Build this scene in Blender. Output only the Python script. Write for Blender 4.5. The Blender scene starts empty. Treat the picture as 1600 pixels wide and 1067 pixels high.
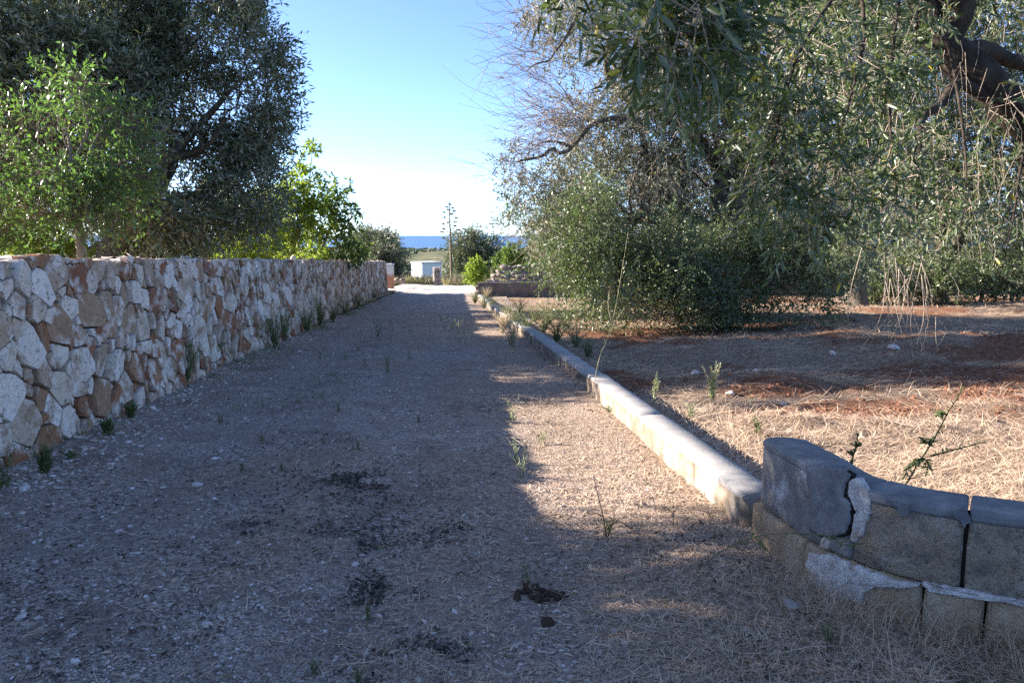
import bpy, bmesh, math, random
import numpy as np
from mathutils import Vector

random.seed(7)
RNG = np.random.default_rng(7)
SC = bpy.context.scene
COL = SC.collection

# ------------------------------------------------------------------ camera, sky, sun, exposure
F = 1244.0 / 1600.0                      # focal length in image widths (28 mm on 36 mm)
TH = math.atan(166 / 1244.0)             # tilt down
PS = math.radians(3.15)                  # turned a little to the right of the lane
CAM_H = 1.45
SLOPE = 0.0355                           # the lane falls gently away from the camera
SUN_AZ = math.radians(75)                # to the left of the lane's direction
SUN_EL = math.radians(20.6)
EXPOSURE = 2.12

cam_d = bpy.data.cameras.new('camera')
cam = bpy.data.objects.new('camera', cam_d)
COL.objects.link(cam)
cam.location = (0, 0, CAM_H)
cam.rotation_euler = (math.pi / 2 - TH, 0, -PS)
cam_d.lens = 28
cam_d.sensor_width = 36
cam_d.clip_start = 0.05
cam_d.clip_end = 300000
cam_d.dof.use_dof = True
cam_d.dof.focus_distance = 5.5
cam_d.dof.aperture_fstop = 9
SC.camera = cam

world = bpy.data.worlds.new('World')
SC.world = world
world.use_nodes = True
wn = world.node_tree.nodes
wn.clear()
w_out = wn.new('ShaderNodeOutputWorld')
w_bg = wn.new('ShaderNodeBackground')
w_sky = wn.new('ShaderNodeTexSky')
w_sky.sky_type = 'NISHITA'
w_sky.sun_disc = False
w_sky.sun_elevation = SUN_EL
w_sky.sun_rotation = -SUN_AZ
w_sky.altitude = 60
w_sky.air_density = 0.42
w_sky.dust_density = 0.35
w_sky.ozone_density = 2.6
w_bg.inputs['Strength'].default_value = 0.110
world.node_tree.links.new(w_sky.outputs[0], w_bg.inputs[0])
world.node_tree.links.new(w_bg.outputs[0], w_out.inputs[0])

sun_d = bpy.data.lights.new('sun', 'SUN')
sun_d.energy = 4.7
sun_d.angle = math.radians(0.5)
sun_d.color = (1.0, 0.90, 0.78)
sun = bpy.data.objects.new('sun', sun_d)
COL.objects.link(sun)
SUN_DIR = Vector((-math.cos(SUN_EL) * math.sin(SUN_AZ), math.cos(SUN_EL) * math.cos(SUN_AZ), math.sin(SUN_EL)))
sun.rotation_euler = SUN_DIR.to_track_quat('Z', 'Y').to_euler()
sun.location = SUN_DIR * 60

SC.view_settings.view_transform = 'Standard'
SC.view_settings.look = 'None'
SC.view_settings.exposure = EXPOSURE
SC.view_settings.gamma = 1
SC.view_settings.use_curve_mapping = False
SC.render.engine = 'CYCLES'
SC.cycles.max_bounces = 6
SC.cycles.diffuse_bounces = 3
SC.cycles.transmission_bounces = 4
SC.cycles.transparent_max_bounces = 8
SC.cycles.caustics_reflective = False
SC.cycles.caustics_refractive = False
SC.cycles.use_denoising = False
SC.cycles.use_adaptive_sampling = False

# ------------------------------------------------------------------ helpers
A_ = math.pi / 2 - TH
_RX = np.array([[1, 0, 0], [0, math.cos(A_), -math.sin(A_)], [0, math.sin(A_), math.cos(A_)]])
_RZ = np.array([[math.cos(-PS), -math.sin(-PS), 0], [math.sin(-PS), math.cos(-PS), 0], [0, 0, 1]])
_R = _RZ @ _RX


def rays(px, py):
    px = np.asarray(px, float); py = np.asarray(py, float)
    d = np.stack([(px - 800) / 1244., -(py - 533.5) / 1244., -np.ones_like(px)], -1)
    return d @ _R.T


def at(px, py, Y):
    """measured point of the photograph at distance Y along the lane -> place in the world"""
    d = rays(px, py)
    p = d * (Y / d[..., 1])[..., None] if np.ndim(px) else d * (Y / d[1])
    p = np.array(p); p[..., 2] += CAM_H
    return p


def gnd(px, py, h=0.0):
    d = rays(px, py)
    t = (h - CAM_H) / (d[..., 2] + SLOPE * d[..., 1])
    p = d * (t[..., None] if np.ndim(px) else t)
    p = np.array(p); p[..., 2] += CAM_H
    return p


def _hash(ix, iy, iz, seed):
    h = (ix.astype(np.int64) * 374761393 + iy.astype(np.int64) * 668265263 + iz.astype(np.int64) * 2147483647 + seed * 974634777)
    h = (h ^ (h >> 13)) * 1274126177
    h = h ^ (h >> 16)
    return (h & 0xffffff) / float(0xffffff)


def noise3(p, scale, seed=0):
    q = np.asarray(p, float) * scale
    i = np.floor(q).astype(np.int64)
    f = q - i
    f = f * f * (3 - 2 * f)
    r = 0
    for dx in (0, 1):
        for dy in (0, 1):
            for dz in (0, 1):
                w = (f[:, 0] if dx else 1 - f[:, 0]) * (f[:, 1] if dy else 1 - f[:, 1]) * (f[:, 2] if dz else 1 - f[:, 2])
                r = r + w * _hash(i[:, 0] + dx, i[:, 1] + dy, i[:, 2] + dz, seed)
    return r


def fbm(x, y, scale, seed=0, octv=4):
    x = np.asarray(x, float); y = np.asarray(y, float)
    sh = x.shape
    p = np.stack([x.ravel(), y.ravel(), np.zeros(x.size)], -1)
    r = 0; a = 0.5; s = scale
    for k in range(octv):
        r = r + a * (noise3(p, s, seed + k) - 0.5)
        a *= 0.5; s *= 2.03
    return (r * 2).reshape(sh)


def smooth(a, b, x):
    t = np.clip((x - a) / (b - a), 0, 1)
    return t * t * (3 - 2 * t)


class MB:
    """collects vertices and faces; build() links them as ONE mesh object"""
    def __init__(self):
        self.v = []; self.t = []; self.q = []; self.c = []; self.n = 0

    def add(self, v, tris=None, quads=None, tint=0.5):
        v = np.asarray(v, np.float32).reshape(-1, 3)
        if tris is not None and len(tris):
            self.t.append(np.asarray(tris, np.int32).reshape(-1, 3) + self.n)
        if quads is not None and len(quads):
            self.q.append(np.asarray(quads, np.int32).reshape(-1, 4) + self.n)
        self.v.append(v)
        c = np.asarray(tint, np.float32)
        self.c.append(np.full(len(v), float(c), np.float32) if c.ndim == 0 else c.reshape(-1))
        self.n += len(v)
        return self

    def mesh(self, name, mat, smooth_=True):
        me = bpy.data.meshes.new(name)
        if not self.v:
            return me
        v = np.concatenate(self.v)
        t = np.concatenate(self.t) if self.t else np.zeros((0, 3), np.int32)
        q = np.concatenate(self.q) if self.q else np.zeros((0, 4), np.int32)
        me.vertices.add(len(v)); me.vertices.foreach_set('co', v.ravel())
        nl = t.size + q.size
        me.loops.add(nl)
        me.loops.foreach_set('vertex_index', np.concatenate([t.ravel(), q.ravel()]).astype(np.int32))
        me.polygons.add(len(t) + len(q))
        ls = np.concatenate([np.arange(len(t)) * 3, t.size + np.arange(len(q)) * 4]).astype(np.int32)
        me.polygons.foreach_set('loop_start', ls)
        me.polygons.foreach_set('use_smooth', np.full(len(t) + len(q), bool(smooth_)))
        at_ = me.attributes.new('tint', 'FLOAT', 'POINT')
        at_.data.foreach_set('value', np.concatenate(self.c).astype(np.float32))
        me.update(calc_edges=True)
        me.validate()
        if mat:
            me.materials.append(mat)
        return me

    def build(self, name, mat, parent=None, loc=None, smooth_=True, label=None, kind=None):
        o = bpy.data.objects.new(name, None if False else self.mesh(name, mat, smooth_))
        COL.objects.link(o)
        if parent is not None:
            o.parent = parent
            # geometry is given in world coordinates: undo the parent's place
            o.location = -Vector(parent.location) if loc is None else loc
        if label: o['label'] = label
        if kind: o['kind'] = kind
        return o


def tag(o, label=None, cat=None, group=None, kind=None):
    if label: o['label'] = label
    if cat: o['category'] = cat
    if group: o['group'] = group
    if kind: o['kind'] = kind
    return o


def thing(name, label, cat, loc, group=None):
    o = bpy.data.objects.new(name, None)
    COL.objects.link(o)
    o.location = tuple(float(c) for c in loc)
    o.empty_display_size = 0.2
    return tag(o, label, cat, group)


def unit(v):
    v = np.asarray(v, float)
    return v / np.maximum(np.linalg.norm(v, axis=-1, keepdims=True), 1e-9)


def tube(mb, pts, r0, r1=None, sides=6, tint=0.5, cap=True, wob=0.0):
    pts = np.asarray(pts, float); n = len(pts)
    if np.ndim(r0):
        rad = np.asarray(r0, float)
    else:
        rad = np.linspace(r0, r0 if r1 is None else r1, n)
    tg = np.gradient(pts, axis=0); tg = unit(tg)
    ref = np.array([0.13, 0.31, 0.94]) if abs(tg[:, 2]).mean() < 0.8 else np.array([0.94, 0.31, 0.13])
    s = unit(np.cross(tg, ref)); u = np.cross(s, tg)
    ang = np.arange(sides) / sides * 2 * math.pi
    ring = pts[:, None] + rad[:, None, None] * (np.cos(ang)[None, :, None] * s[:, None] + np.sin(ang)[None, :, None] * u[:, None])
    if wob:
        w = 1 + wob * (RNG.random((n, sides, 1)) - 0.5) * 2
        ring = pts[:, None] + (ring - pts[:, None]) * w
    v = ring.reshape(-1, 3)
    i = np.arange(n - 1)[:, None] * sides; k = np.arange(sides)[None]
    k2 = (k + 1) % sides
    q = np.stack([i + k, i + k2, i + sides + k2, i + sides + k], -1).reshape(-1, 4)
    tr = None
    if cap and sides > 3:
        v = np.concatenate([v, pts[-1:]])
        b = (n - 1) * sides
        tr = [(b + k_, b + (k_ + 1) % sides, n * sides) for k_ in range(sides)]
    mb.add(v, tr, q, tint)


def curve_pts(pts, n=12):
    """Catmull-Rom through the points"""
    P = np.asarray(pts, float)
    P = np.concatenate([[2 * P[0] - P[1]], P, [2 * P[-1] - P[-2]]])
    m = len(P) - 3
    out = []
    for k in np.linspace(0, m - 1e-6, n):
        i = int(k); t = k - i
        a, b, c, d = P[i:i + 4]
        out.append(0.5 * ((2 * b) + (-a + c) * t + (2 * a - 5 * b + 4 * c - d) * t * t + (-a + 3 * b - 3 * c + d) * t ** 3))
    return np.array(out)


def thin_tubes(mb, P, tint, r, sides=3):
    """many thin 3-sided tubes at once: P (n, k, 3) points, r (n,) radius at the base"""
    n, k, _ = P.shape
    tg = unit(np.gradient(P, axis=1))
    ref = unit(RNG.normal(size=(n, 1, 3)))
    s = unit(np.cross(tg, ref)); u = np.cross(s, tg)
    ang = np.arange(sides) / sides * 2 * math.pi
    taper = np.linspace(1, 0.35, k)[None, :, None, None]
    rr = np.asarray(r).reshape(-1, 1, 1, 1) * taper
    ring = P[:, :, None] + rr * (np.cos(ang)[None, None, :, None] * s[:, :, None] + np.sin(ang)[None, None, :, None] * u[:, :, None])
    base = (np.arange(n) * k * sides)[:, None, None]
    i = (np.arange(k - 1) * sides)[None, :, None]
    a = np.arange(sides)[None, None]; b = (a + 1) % sides
    q = np.stack([base + i + a, base + i + b, base + i + sides + b, base + i + sides + a], -1).reshape(-1, 4)
    mb.add(ring.reshape(-1, 3), None, q, np.repeat(np.broadcast_to(np.asarray(tint, np.float32), (n,)), k * sides))


def leaves2(mb, C, D, N, L, W, tint, fold=0.18):
    """two-triangle leaves"""
    D = unit(D); S = unit(np.cross(D, N)); Nn = np.cross(S, D)
    L = np.asarray(L).reshape(-1, 1); W = np.asarray(W).reshape(-1, 1)
    mid = C + D * L * 0.45 + Nn * W * fold
    v = np.stack([C, mid + S * W * 0.5, C + D * L, mid - S * W * 0.5], 1)
    n = len(C); b = np.arange(n)[:, None] * 4
    t = np.concatenate([b + np.array([[0, 1, 2]]), b + np.array([[0, 2, 3]])])
    mb.add(v.reshape(-1, 3), t, None, np.repeat(np.broadcast_to(np.asarray(tint, np.float32), (n,)), 4))


def leaves8(mb, C, D, N, L, W, tint, fold=0.22, bend=0.12):
    """lance-shaped leaves with a midrib: eight triangles"""
    D = unit(D); S = unit(np.cross(D, N)); Nn = np.cross(S, D)
    L = np.asarray(L).reshape(-1, 1); W = np.asarray(W).reshape(-1, 1)
    f = lambda t, s, h: C + D * L * t + S * W * s + Nn * (W * h - L * bend * t * t)
    v = np.stack([f(0, 0, 0), f(.28, .42, fold), f(.28, 0, 0), f(.28, -.42, fold), f(.65, .44, fold), f(.65, 0, 0), f(.65, -.44, fold), f(1, 0, 0)], 1)
    n = len(C); b = np.arange(n)[:, None] * 8
    t = np.concatenate([b + np.array([x]) for x in ([0, 2, 1], [0, 3, 2], [4, 5, 7], [5, 6, 7])])
    q = np.concatenate([b + np.array([x]) for x in ([1, 2, 5, 4], [2, 3, 6, 5])])
    mb.add(v.reshape(-1, 3), t, q, np.repeat(np.broadcast_to(np.asarray(tint, np.float32), (n,)), 8))


ICO = None


def ico():
    global ICO
    if ICO is None:
        bm = bmesh.new(); bmesh.ops.create_icosphere(bm, subdivisions=1, radius=1)
        ICO = (np.array([v.co[:] for v in bm.verts]), np.array([[v.index for v in f.verts] for f in bm.faces]))
        bm.free()
    return ICO


OCT = (np.array([[1, 0, 0], [-1, 0, 0], [0, 1, 0], [0, -1, 0], [0, 0, 1], [0, 0, -1]], float),
       np.array([[0, 2, 4], [2, 1, 4], [1, 3, 4], [3, 0, 4], [2, 0, 5], [1, 2, 5], [3, 1, 5], [0, 3, 5]]))


def rocks(mb, P, R, shape, tint, flat=0.55, jit=0.3):
    V, T = shape
    n = len(P); k = len(V)
    v = V[None] * (1 + jit * (RNG.random((n, k, 1)) - 0.5) * 2)
    sc = np.stack([RNG.uniform(.75, 1.3, n), RNG.uniform(.6, 1.0, n), flat * RNG.uniform(.6, 1.3, n)], -1) * np.asarray(R).reshape(-1, 1)
    v = v * sc[:, None]
    a = RNG.uniform(0, 6.283, n); tl = RNG.normal(0, .25, n)
    ct, st = np.cos(tl)[:, None], np.sin(tl)[:, None]
    x, z = v[..., 0] * ct - v[..., 2] * st, v[..., 0] * st + v[..., 2] * ct
    ca, sa = np.cos(a)[:, None], np.sin(a)[:, None]
    v = np.stack([x * ca - v[..., 1] * sa, x * sa + v[..., 1] * ca, z], -1) + np.asarray(P)[:, None]
    t = (np.arange(n)[:, None, None] * k + T[None]).reshape(-1, 3)
    mb.add(v.reshape(-1, 3), t, None, np.repeat(np.broadcast_to(np.asarray(tint, np.float32), (n,)), k))


def blades(mb, P, az, el, L, W, curl, tint):
    """thin curved strips (two quads each): straw, grass"""
    n = len(P)
    d = np.stack([np.cos(az) * np.cos(el), np.sin(az) * np.cos(el), np.sin(el)], -1)
    s = np.stack([-np.sin(az), np.cos(az), RNG.uniform(-.5, .5, n)], -1); s = unit(s)
    L = np.asarray(L).reshape(-1, 1); W = np.broadcast_to(np.asarray(W, float), (n,)).reshape(-1, 1)
    side = np.stack([-np.sin(az), np.cos(az), np.zeros(n)], -1) * np.asarray(curl).reshape(-1, 1)
    down = np.array([[0, 0, -1.0]]) * np.abs(np.asarray(curl)).reshape(-1, 1) * np.sin(np.maximum(el, 0.02)).reshape(-1, 1)
    p1 = P + d * L * .5 + (side * .12) * L
    p2 = P + d * L + (side * .5 + down * .5) * L
    v = np.stack([P - s * W * .5, P + s * W * .5, p1 - s * W * .45, p1 + s * W * .45, p2 - s * W * .12, p2 + s * W * .12], 1)
    b = np.arange(n)[:, None] * 6
    q = np.concatenate([b + np.array([[0, 1, 3, 2]]), b + np.array([[2, 3, 5, 4]])])
    mb.add(v.reshape(-1, 3), None, q, np.repeat(np.broadcast_to(np.asarray(tint, np.float32), (n,)), 6))


# ------------------------------------------------------------------ materials
class NT:
    def __init__(self, name):
        self.m = bpy.data.materials.new(name); self.m.use_nodes = True
        self.t = self.m.node_tree; self.t.nodes.clear()
        self.out = self.n('ShaderNodeOutputMaterial')

    def n(self, typ, **kw):
        nd = self.t.nodes.new(typ)
        for k, v in kw.items():
            if k in nd.inputs.keys(): nd.inputs[k].default_value = v
            else: setattr(nd, k, v)
        return nd

    def l(self, a, b): self.t.links.new(a, b)

    def attr(self, name='tint'):
        return self.n('ShaderNodeAttribute', attribute_name=name).outputs['Fac']

    def coord(self, which='Object'):
        return self.n('ShaderNodeTexCoord').outputs[which]

    def geo(self): return self.n('ShaderNodeNewGeometry')

    def noise(self, scale, vec=None, detail=4.0, rough=0.55, out='Fac'):
        nd = self.n('ShaderNodeTexNoise', Scale=scale, Detail=detail, Roughness=rough)
        if vec is not None: self.l(vec, nd.inputs['Vector'])
        return nd.outputs[out]

    def voro(self, scale, vec=None, feature='F1', out='Distance'):
        nd = self.n('ShaderNodeTexVoronoi', feature=feature, Scale=scale)
        if vec is not None: self.l(vec, nd.inputs['Vector'])
        return nd.outputs[out]

    def ramp(self, fac, stops, interp='LINEAR'):
        nd = self.n('ShaderNodeValToRGB'); cr = nd.color_ramp; cr.interpolation = interp
        while len(cr.elements) < len(stops): cr.elements.new(0.5)
        for e, (p, c) in zip(cr.elements, stops):
            e.position = p; e.color = (c[0], c[1], c[2], 1) if np.ndim(c) else (c, c, c, 1)
        self.l(fac, nd.inputs[0]); return nd.outputs[0]

    def mix(self, fac, a, b, blend='MIX'):
        nd = self.n('ShaderNodeMix', data_type='RGBA', blend_type=blend)
        for s, i in ((fac, 0), (a, 6), (b, 7)):
            if isinstance(s, bpy.types.NodeSocket): self.l(s, nd.inputs[i])
            elif i == 0: nd.inputs[0].default_value = s
            else: nd.inputs[i].default_value = (s[0], s[1], s[2], 1)
        return nd.outputs[2]

    def math(self, op, a, b=0.0):
        nd = self.n('ShaderNodeMath', operation=op)
        for s, i in ((a, 0), (b, 1)):
            if isinstance(s, bpy.types.NodeSocket): self.l(s, nd.inputs[i])
            else: nd.inputs[i].default_value = s
        return nd.outputs[0]

    def bump(self, h, strength=0.5, dist=0.02, normal=None):
        nd = self.n('ShaderNodeBump', Strength=strength, Distance=dist)
        self.l(h, nd.inputs['Height'])
        if normal is not None: self.l(normal, nd.inputs['Normal'])
        return nd.outputs[0]

    def finish(self, color, rough=0.9, normal=None, spec=0.3):
        b = self.n('ShaderNodeBsdfPrincipled', Roughness=rough)
        b.inputs['Specular IOR Level'].default_value = spec
        if isinstance(color, bpy.types.NodeSocket): self.l(color, b.inputs['Base Color'])
        else: b.inputs['Base Color'].default_value = (*color, 1)
        if normal is not None: self.l(normal, b.inputs['Normal'])
        self.l(b.outputs[0], self.out.inputs[0])
        return self.m


def leaf_mat(name, lo, hi, back=None, tr=(0.2, 0.35, 0.05), trans=0.3, rough=0.45, odd=(0.5, 0.38, 0.05), spec=0.45):
    k = NT(name)
    t = k.attr()
    c = k.ramp(t, [(0, lo), (0.93, hi), (0.975, hi), (0.985, odd), (1, odd)])
    if back is not None:
        g = k.geo()
        c2 = k.mix(g.outputs['Backfacing'], c, back)
    else:
        c2 = c
    p = k.n('ShaderNodeBsdfPrincipled', Roughness=rough); p.inputs['Specular IOR Level'].default_value = spec
    k.l(c2, p.inputs['Base Color'])
    tl = k.n('ShaderNodeBsdfTranslucent')
    k.l(k.mix(0.35, tr, c), tl.inputs['Color'])
    ms = k.n('ShaderNodeMixShader'); ms.inputs[0].default_value = trans
    k.l(p.outputs[0], ms.inputs[1]); k.l(tl.outputs[0], ms.inputs[2])
    k.l(ms.outputs[0], k.out.inputs[0])
    return k.m


M = {}
M['olive'] = leaf_mat('olive_leaf', (.045, .062, .03), (.145, .172, .082), (.23, .245, .185), (.16, .22, .06), .22, .42)
M['olive_grey'] = leaf_mat('olive_leaf_grey', (.085, .09, .065), (.23, .225, .165), (.22, .225, .17), (.2, .24, .09), .22, .5, odd=(.4, .25, .08))
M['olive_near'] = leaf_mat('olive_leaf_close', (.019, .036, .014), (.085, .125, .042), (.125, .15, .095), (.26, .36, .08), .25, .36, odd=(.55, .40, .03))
M['young'] = leaf_mat('young_leaf', (.035, .07, .018), (.10, .17, .045), (.12, .18, .07), (.2, .40, .06), .36, .42, odd=(.45, .42, .05))
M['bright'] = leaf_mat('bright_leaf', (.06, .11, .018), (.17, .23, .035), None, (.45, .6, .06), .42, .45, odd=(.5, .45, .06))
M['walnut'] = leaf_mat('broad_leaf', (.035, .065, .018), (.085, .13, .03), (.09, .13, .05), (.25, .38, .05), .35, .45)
M['bush'] = leaf_mat('bush_leaf', (.032, .052, .022), (.12, .15, .065), (.17, .19, .12), (.2, .32, .05), .25, .38, odd=(.35, .33, .06))
M['weed'] = leaf_mat('weed_leaf', (.06, .085, .03), (.15, .19, .08), None, (.25, .34, .08), .25, .6, odd=(.4, .32, .12))
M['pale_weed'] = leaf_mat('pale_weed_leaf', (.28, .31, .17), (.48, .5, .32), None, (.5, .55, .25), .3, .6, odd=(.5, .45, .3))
M['grey_weed'] = leaf_mat('grey_weed_leaf', (.11, .125, .07), (.27, .27, .165), None, (.3, .32, .14), .25, .6, odd=(.42, .34, .2))
M['straw'] = leaf_mat('straw', (.25, .165, .115), (.82, .63, .46), None, (.5, .38, .22), .2, .6, odd=(.62, .5, .34))
M['drygrass'] = leaf_mat('dry_grass', (.28, .19, .13), (.76, .59, .44), None, (.55, .42, .22), .25, .6, odd=(.2, .24, .08))
M['litter'] = leaf_mat('dark_litter', (.026, .02, .017), (.12, .092, .07), None, (.05, .04, .02), .1, .8, odd=(.12, .08, .04))
M['farleaf'] = leaf_mat('far_leaf', (.05, .075, .03), (.12, .15, .065), (.14, .17, .1), (.25, .32, .08), .25, .5)


def mk_bark(name, a, b, sc=9):
    k = NT(name); co = k.coord()
    mp = k.n('ShaderNodeMapping'); mp.inputs['Scale'].default_value = (1, 1, .35); k.l(co, mp.inputs[0])
    n1 = k.noise(sc, mp.outputs[0], 6, .65)
    c = k.ramp(n1, [(.3, a), (.7, b)])
    return k.finish(c, .95, k.bump(n1, .9, .03), .15)


M['bark'] = mk_bark('olive_bark', (.045, .036, .028), (.17, .145, .115))
M['bark_pale'] = mk_bark('pale_bark', (.16, .13, .10), (.34, .29, .235), 14)
M['bark_shaded'] = mk_bark('shaded_limb_bark', (.014, .011, .009), (.075, .058, .045), 16)  # olive bark with the leaves' shade on the near limb put into its colour
M['twig'] = mk_bark('twig', (.12, .085, .065), (.24, .185, .15), 20)
M['deadtwig'] = mk_bark('dead_twig', (.22, .17, .14), (.42, .35, .28), 20)
M['mossbark'] = mk_bark('mossy_bark', (.05, .035, .025), (.22, .22, .06), 5)
M['greenstem'] = mk_bark('green_stem', (.09, .11, .04), (.2, .22, .1), 20)
M['darkstem'] = mk_bark('dark_stem', (.03, .035, .018), (.075, .08, .04), 20)
M['palestem'] = mk_bark('pale_stem', (.34, .29, .17), (.52, .46, .29), 20)

# stones of the rubble wall: white limestone through ochre to rust
k = NT('rubble_stone'); t = k.attr()
sh = k.n('ShaderNodeVectorMath', operation='MULTIPLY_ADD'); cmb = k.n('ShaderNodeCombineXYZ')
for i_ in range(3): k.l(t, cmb.inputs[i_])
k.l(cmb.outputs[0], sh.inputs[0]); sh.inputs[1].default_value = (91, 57, 133); k.l(k.coord(), sh.inputs[2]); co = sh.outputs[0]
base = k.ramp(t, [(0, (.76, .665, .585)), (.3, (.62, .51, .41)), (.5, (.45, .335, .24)), (.72, (.35, .215, .13)), (.86, (.32, .145, .075)), (1, (.23, .09, .05))])
n1 = k.noise(5.5, co, 5, .6); n2 = k.noise(24, co, 5, .7); n3 = k.noise(70, co, 3, .6)
white = k.mix(k.ramp(n1, [(.50, 0), (.62, .85)]), base, (.70, .615, .55))
rust = k.mix(k.ramp(k.noise(3.6, co, 6, .68), [(.51, 0), (.64, .85)]), white, (.27, .16, .095))
spots = k.mix(k.ramp(n2, [(.34, .75), (.46, 0)]), rust, (.14, .105, .08))
col = k.mix(.5, spots, k.ramp(n3, [(.3, (.36, .36, .36)), (.7, (.66, .66, .66))]), 'OVERLAY')
vf = k.voro(13, co, out='Color'); vs = k.n('ShaderNodeSeparateColor'); k.l(vf, vs.inputs[0])
nb = k.bump(k.noise(22, co, 7, .72), .55, .02, k.bump(vs.outputs[0], .4, .014))
M['rubble'] = k.finish(col, .92, nb, .2)

k = NT('wall_mortar'); co = k.coord()
n1 = k.noise(14, co, 5)
M['mortar'] = k.finish(k.ramp(n1, [(.3, (.07, .055, .045)), (.7, (.24, .195, .16))]), .95, k.bump(k.noise(60, co, 4), .8, .02), .1)
k = NT('wall_coping'); co = k.coord()
n1 = k.noise(9, co, 5)
M['coping'] = k.finish(k.ramp(n1, [(.3, (.42, .36, .30)), (.65, (.62, .57, .51))]), .95, k.bump(k.noise(40, co, 4), .8, .02), .1)

# dry-stone rubble in the distance
k = NT('drystone'); co = k.coord()
n1 = k.noise(4, co, 5, .65)
M['drystone'] = k.finish(k.mix(k.attr(), k.ramp(n1, [(.3, (.24, .21, .19)), (.7, (.45, .41, .38))]), (.28, .21, .17)), .95, k.bump(n1, .6, .05), .1)

# cement cap, tufa blocks, plaster
k = NT('cement'); co = k.coord()
n1 = k.noise(6, co, 6, .6); n2 = k.noise(45, co, 4, .6)
c = k.ramp(n1, [(.3, (.25, .24, .235)), (.7, (.37, .355, .345))])
c = k.mix(k.ramp(n2, [(.3, .35), (.45, 0)]), c, (.30, .28, .26))
M['cement'] = k.finish(c, .85, k.bump(n2, .35, .008), .25)
k = NT('smooth_cement'); co = k.coord()
n1 = k.noise(9, co, 6, .6)
cp = k.ramp(n1, [(.32, (.115, .12, .13)), (.52, (.18, .185, .195)), (.72, (.27, .27, .275))])
M['cement_patch'] = k.finish(cp, .8, k.bump(k.noise(60, co, 4), .3, .006), .25)
k = NT('worn_cement'); co = k.coord(); n1 = k.noise(9, co, 6, .6)
cp = k.ramp(n1, [(.32, (.13, .125, .125)), (.52, (.19, .185, .185)), (.72, (.26, .25, .245))])
cp = k.mix(k.ramp(k.noise(6.5, co, 6, .72), [(.54, 0), (.66, .85)]), cp, (.46, .46, .47))
M['worn_cement'] = k.finish(cp, .88, k.bump(k.noise(60, co, 5), .5, .01), .2)
k = NT('white_plaster'); co = k.coord()
n1 = k.noise(16, co, 6, .7); n2 = k.noise(60, co, 4, .7)
M['plaster'] = k.finish(k.ramp(n1, [(.36, (.30, .26, .22)), (.46, (.46, .43, .41)), (.62, (.64, .62, .60))]), .95, k.bump(n2, .9, .014), .15)
k = NT('tufa_block'); co = k.coord()
n1 = k.noise(4.5, co, 6, .62); n2 = k.noise(38, co, 5, .7); n3 = k.noise(12, co, 4)
c = k.ramp(n1, [(.30, (.22, .165, .12)), (.5, (.30, .24, .185)), (.72, (.39, .33, .27))])
c = k.mix(k.ramp(n3, [(.5, 0), (.68, .75)]), c, (.13, .115, .105))
c = k.mix(k.ramp(n2, [(.32, .8), (.44, 0)]), c, (.085, .065, .05))
c = k.mix(k.ramp(k.noise(7, co, 6, .75), [(.57, 0), (.68, .7)]), c, (.40, .37, .345))
M['tufa'] = k.finish(c,   .95, k.bump(n2, 1.0, .02, k.bump(k.voro(45, co), .5, .012)), .12)
k = NT('warm_tufa'); co = k.coord()
n1 = k.noise(4, co, 6, .65); n2 = k.noise(40, co, 5, .7)
c = k.ramp(n1, [(.3, (.27, .185, .115)), (.5, (.38, .28, .185)), (.7, (.46, .38, .29))])
c = k.mix(k.ramp(n2, [(.32, .7), (.44, 0)]), c, (.11, .08, .055))
M['tufa_warm'] = k.finish(c, .95, k.bump(n2, 1.0, .02), .12)
k = NT('limewashed_tufa'); co = k.coord()
n1 = k.noise(5, co, 6, .65); n2 = k.noise(40, co, 5, .7); n3 = k.noise(1.7, co, 4)
c = k.ramp(n1, [(.32, (.17, .125, .085)), (.48, (.25, .205, .16)), (.66, (.34, .305, .27))])
c = k.mix(k.ramp(n2, [(.32, .8), (.42, 0)]), c, (.10, .08, .065))
c = k.mix(k.ramp(n3, [(.5, 0), (.62, .6)]), c, (.16, .12, .09))
M['tufa_white'] = k.finish(c, .95, k.bump(n2, .6, .01), .12)
M['gap'] = NT('dark_gap').finish((.03, .025, .022), 1.0, None, 0)

M['brownclod'] = NT('brown_clod').finish((.07, .045, .033), .97, None, .05)
# the lane: gravel over packed soil, straw where the attribute says so
k = NT('lane_gravel'); co = k.coord(); t = k.attr()
v1 = k.voro(55, co, out='Color'); v2 = k.voro(55, co)
v3 = k.voro(130, co, out='Color')
sep = k.n('ShaderNodeSeparateColor'); k.l(v1, sep.inputs[0]); sep3 = k.n('ShaderNodeSeparateColor'); k.l(v3, sep3.inputs[0])
peb = k.ramp(sep.outputs[0], [(0, (.075, .056, .05)), (.45, (.30, .24, .20)), (.8, (.51, .425, .365)), (1, (.70, .61, .54))])
fin = k.ramp(sep3.outputs[0], [(0, (.09, .068, .06)), (.6, (.36, .29, .24)), (1, (.60, .51, .445))])
big = k.noise(1.3, co, 5, .6)
c = k.mix(k.ramp(big, [(.4, 0), (.6, 1)]), peb, fin)
soil = k.noise(2.6, co, 6, .65)
c = k.mix(k.ramp(soil, [(.5, 0), (.64, .75)]), c, (.21, .158, .135))
stn = k.noise(26, co, 6, .75)
strawc = k.ramp(stn, [(.36, (.09, .063, .048)), (.52, (.35, .255, .19)), (.66, (.58, .45, .345))])
c = k.mix(k.math('MULTIPLY', t, k.ramp(k.noise(7, co, 5, .7), [(.30, .35), (.6, 1)])), c, strawc)
c = k.mix(k.ramp(k.noise(.8, co, 5, .6), [(.52, 0), (.7, .4)]), c, (.22, .175, .14))
c = k.mix(k.ramp(k.noise(.55, co, 4, .5), [(.45, 0), (.75, .3)]), c, (.42, .345, .315))
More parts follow.
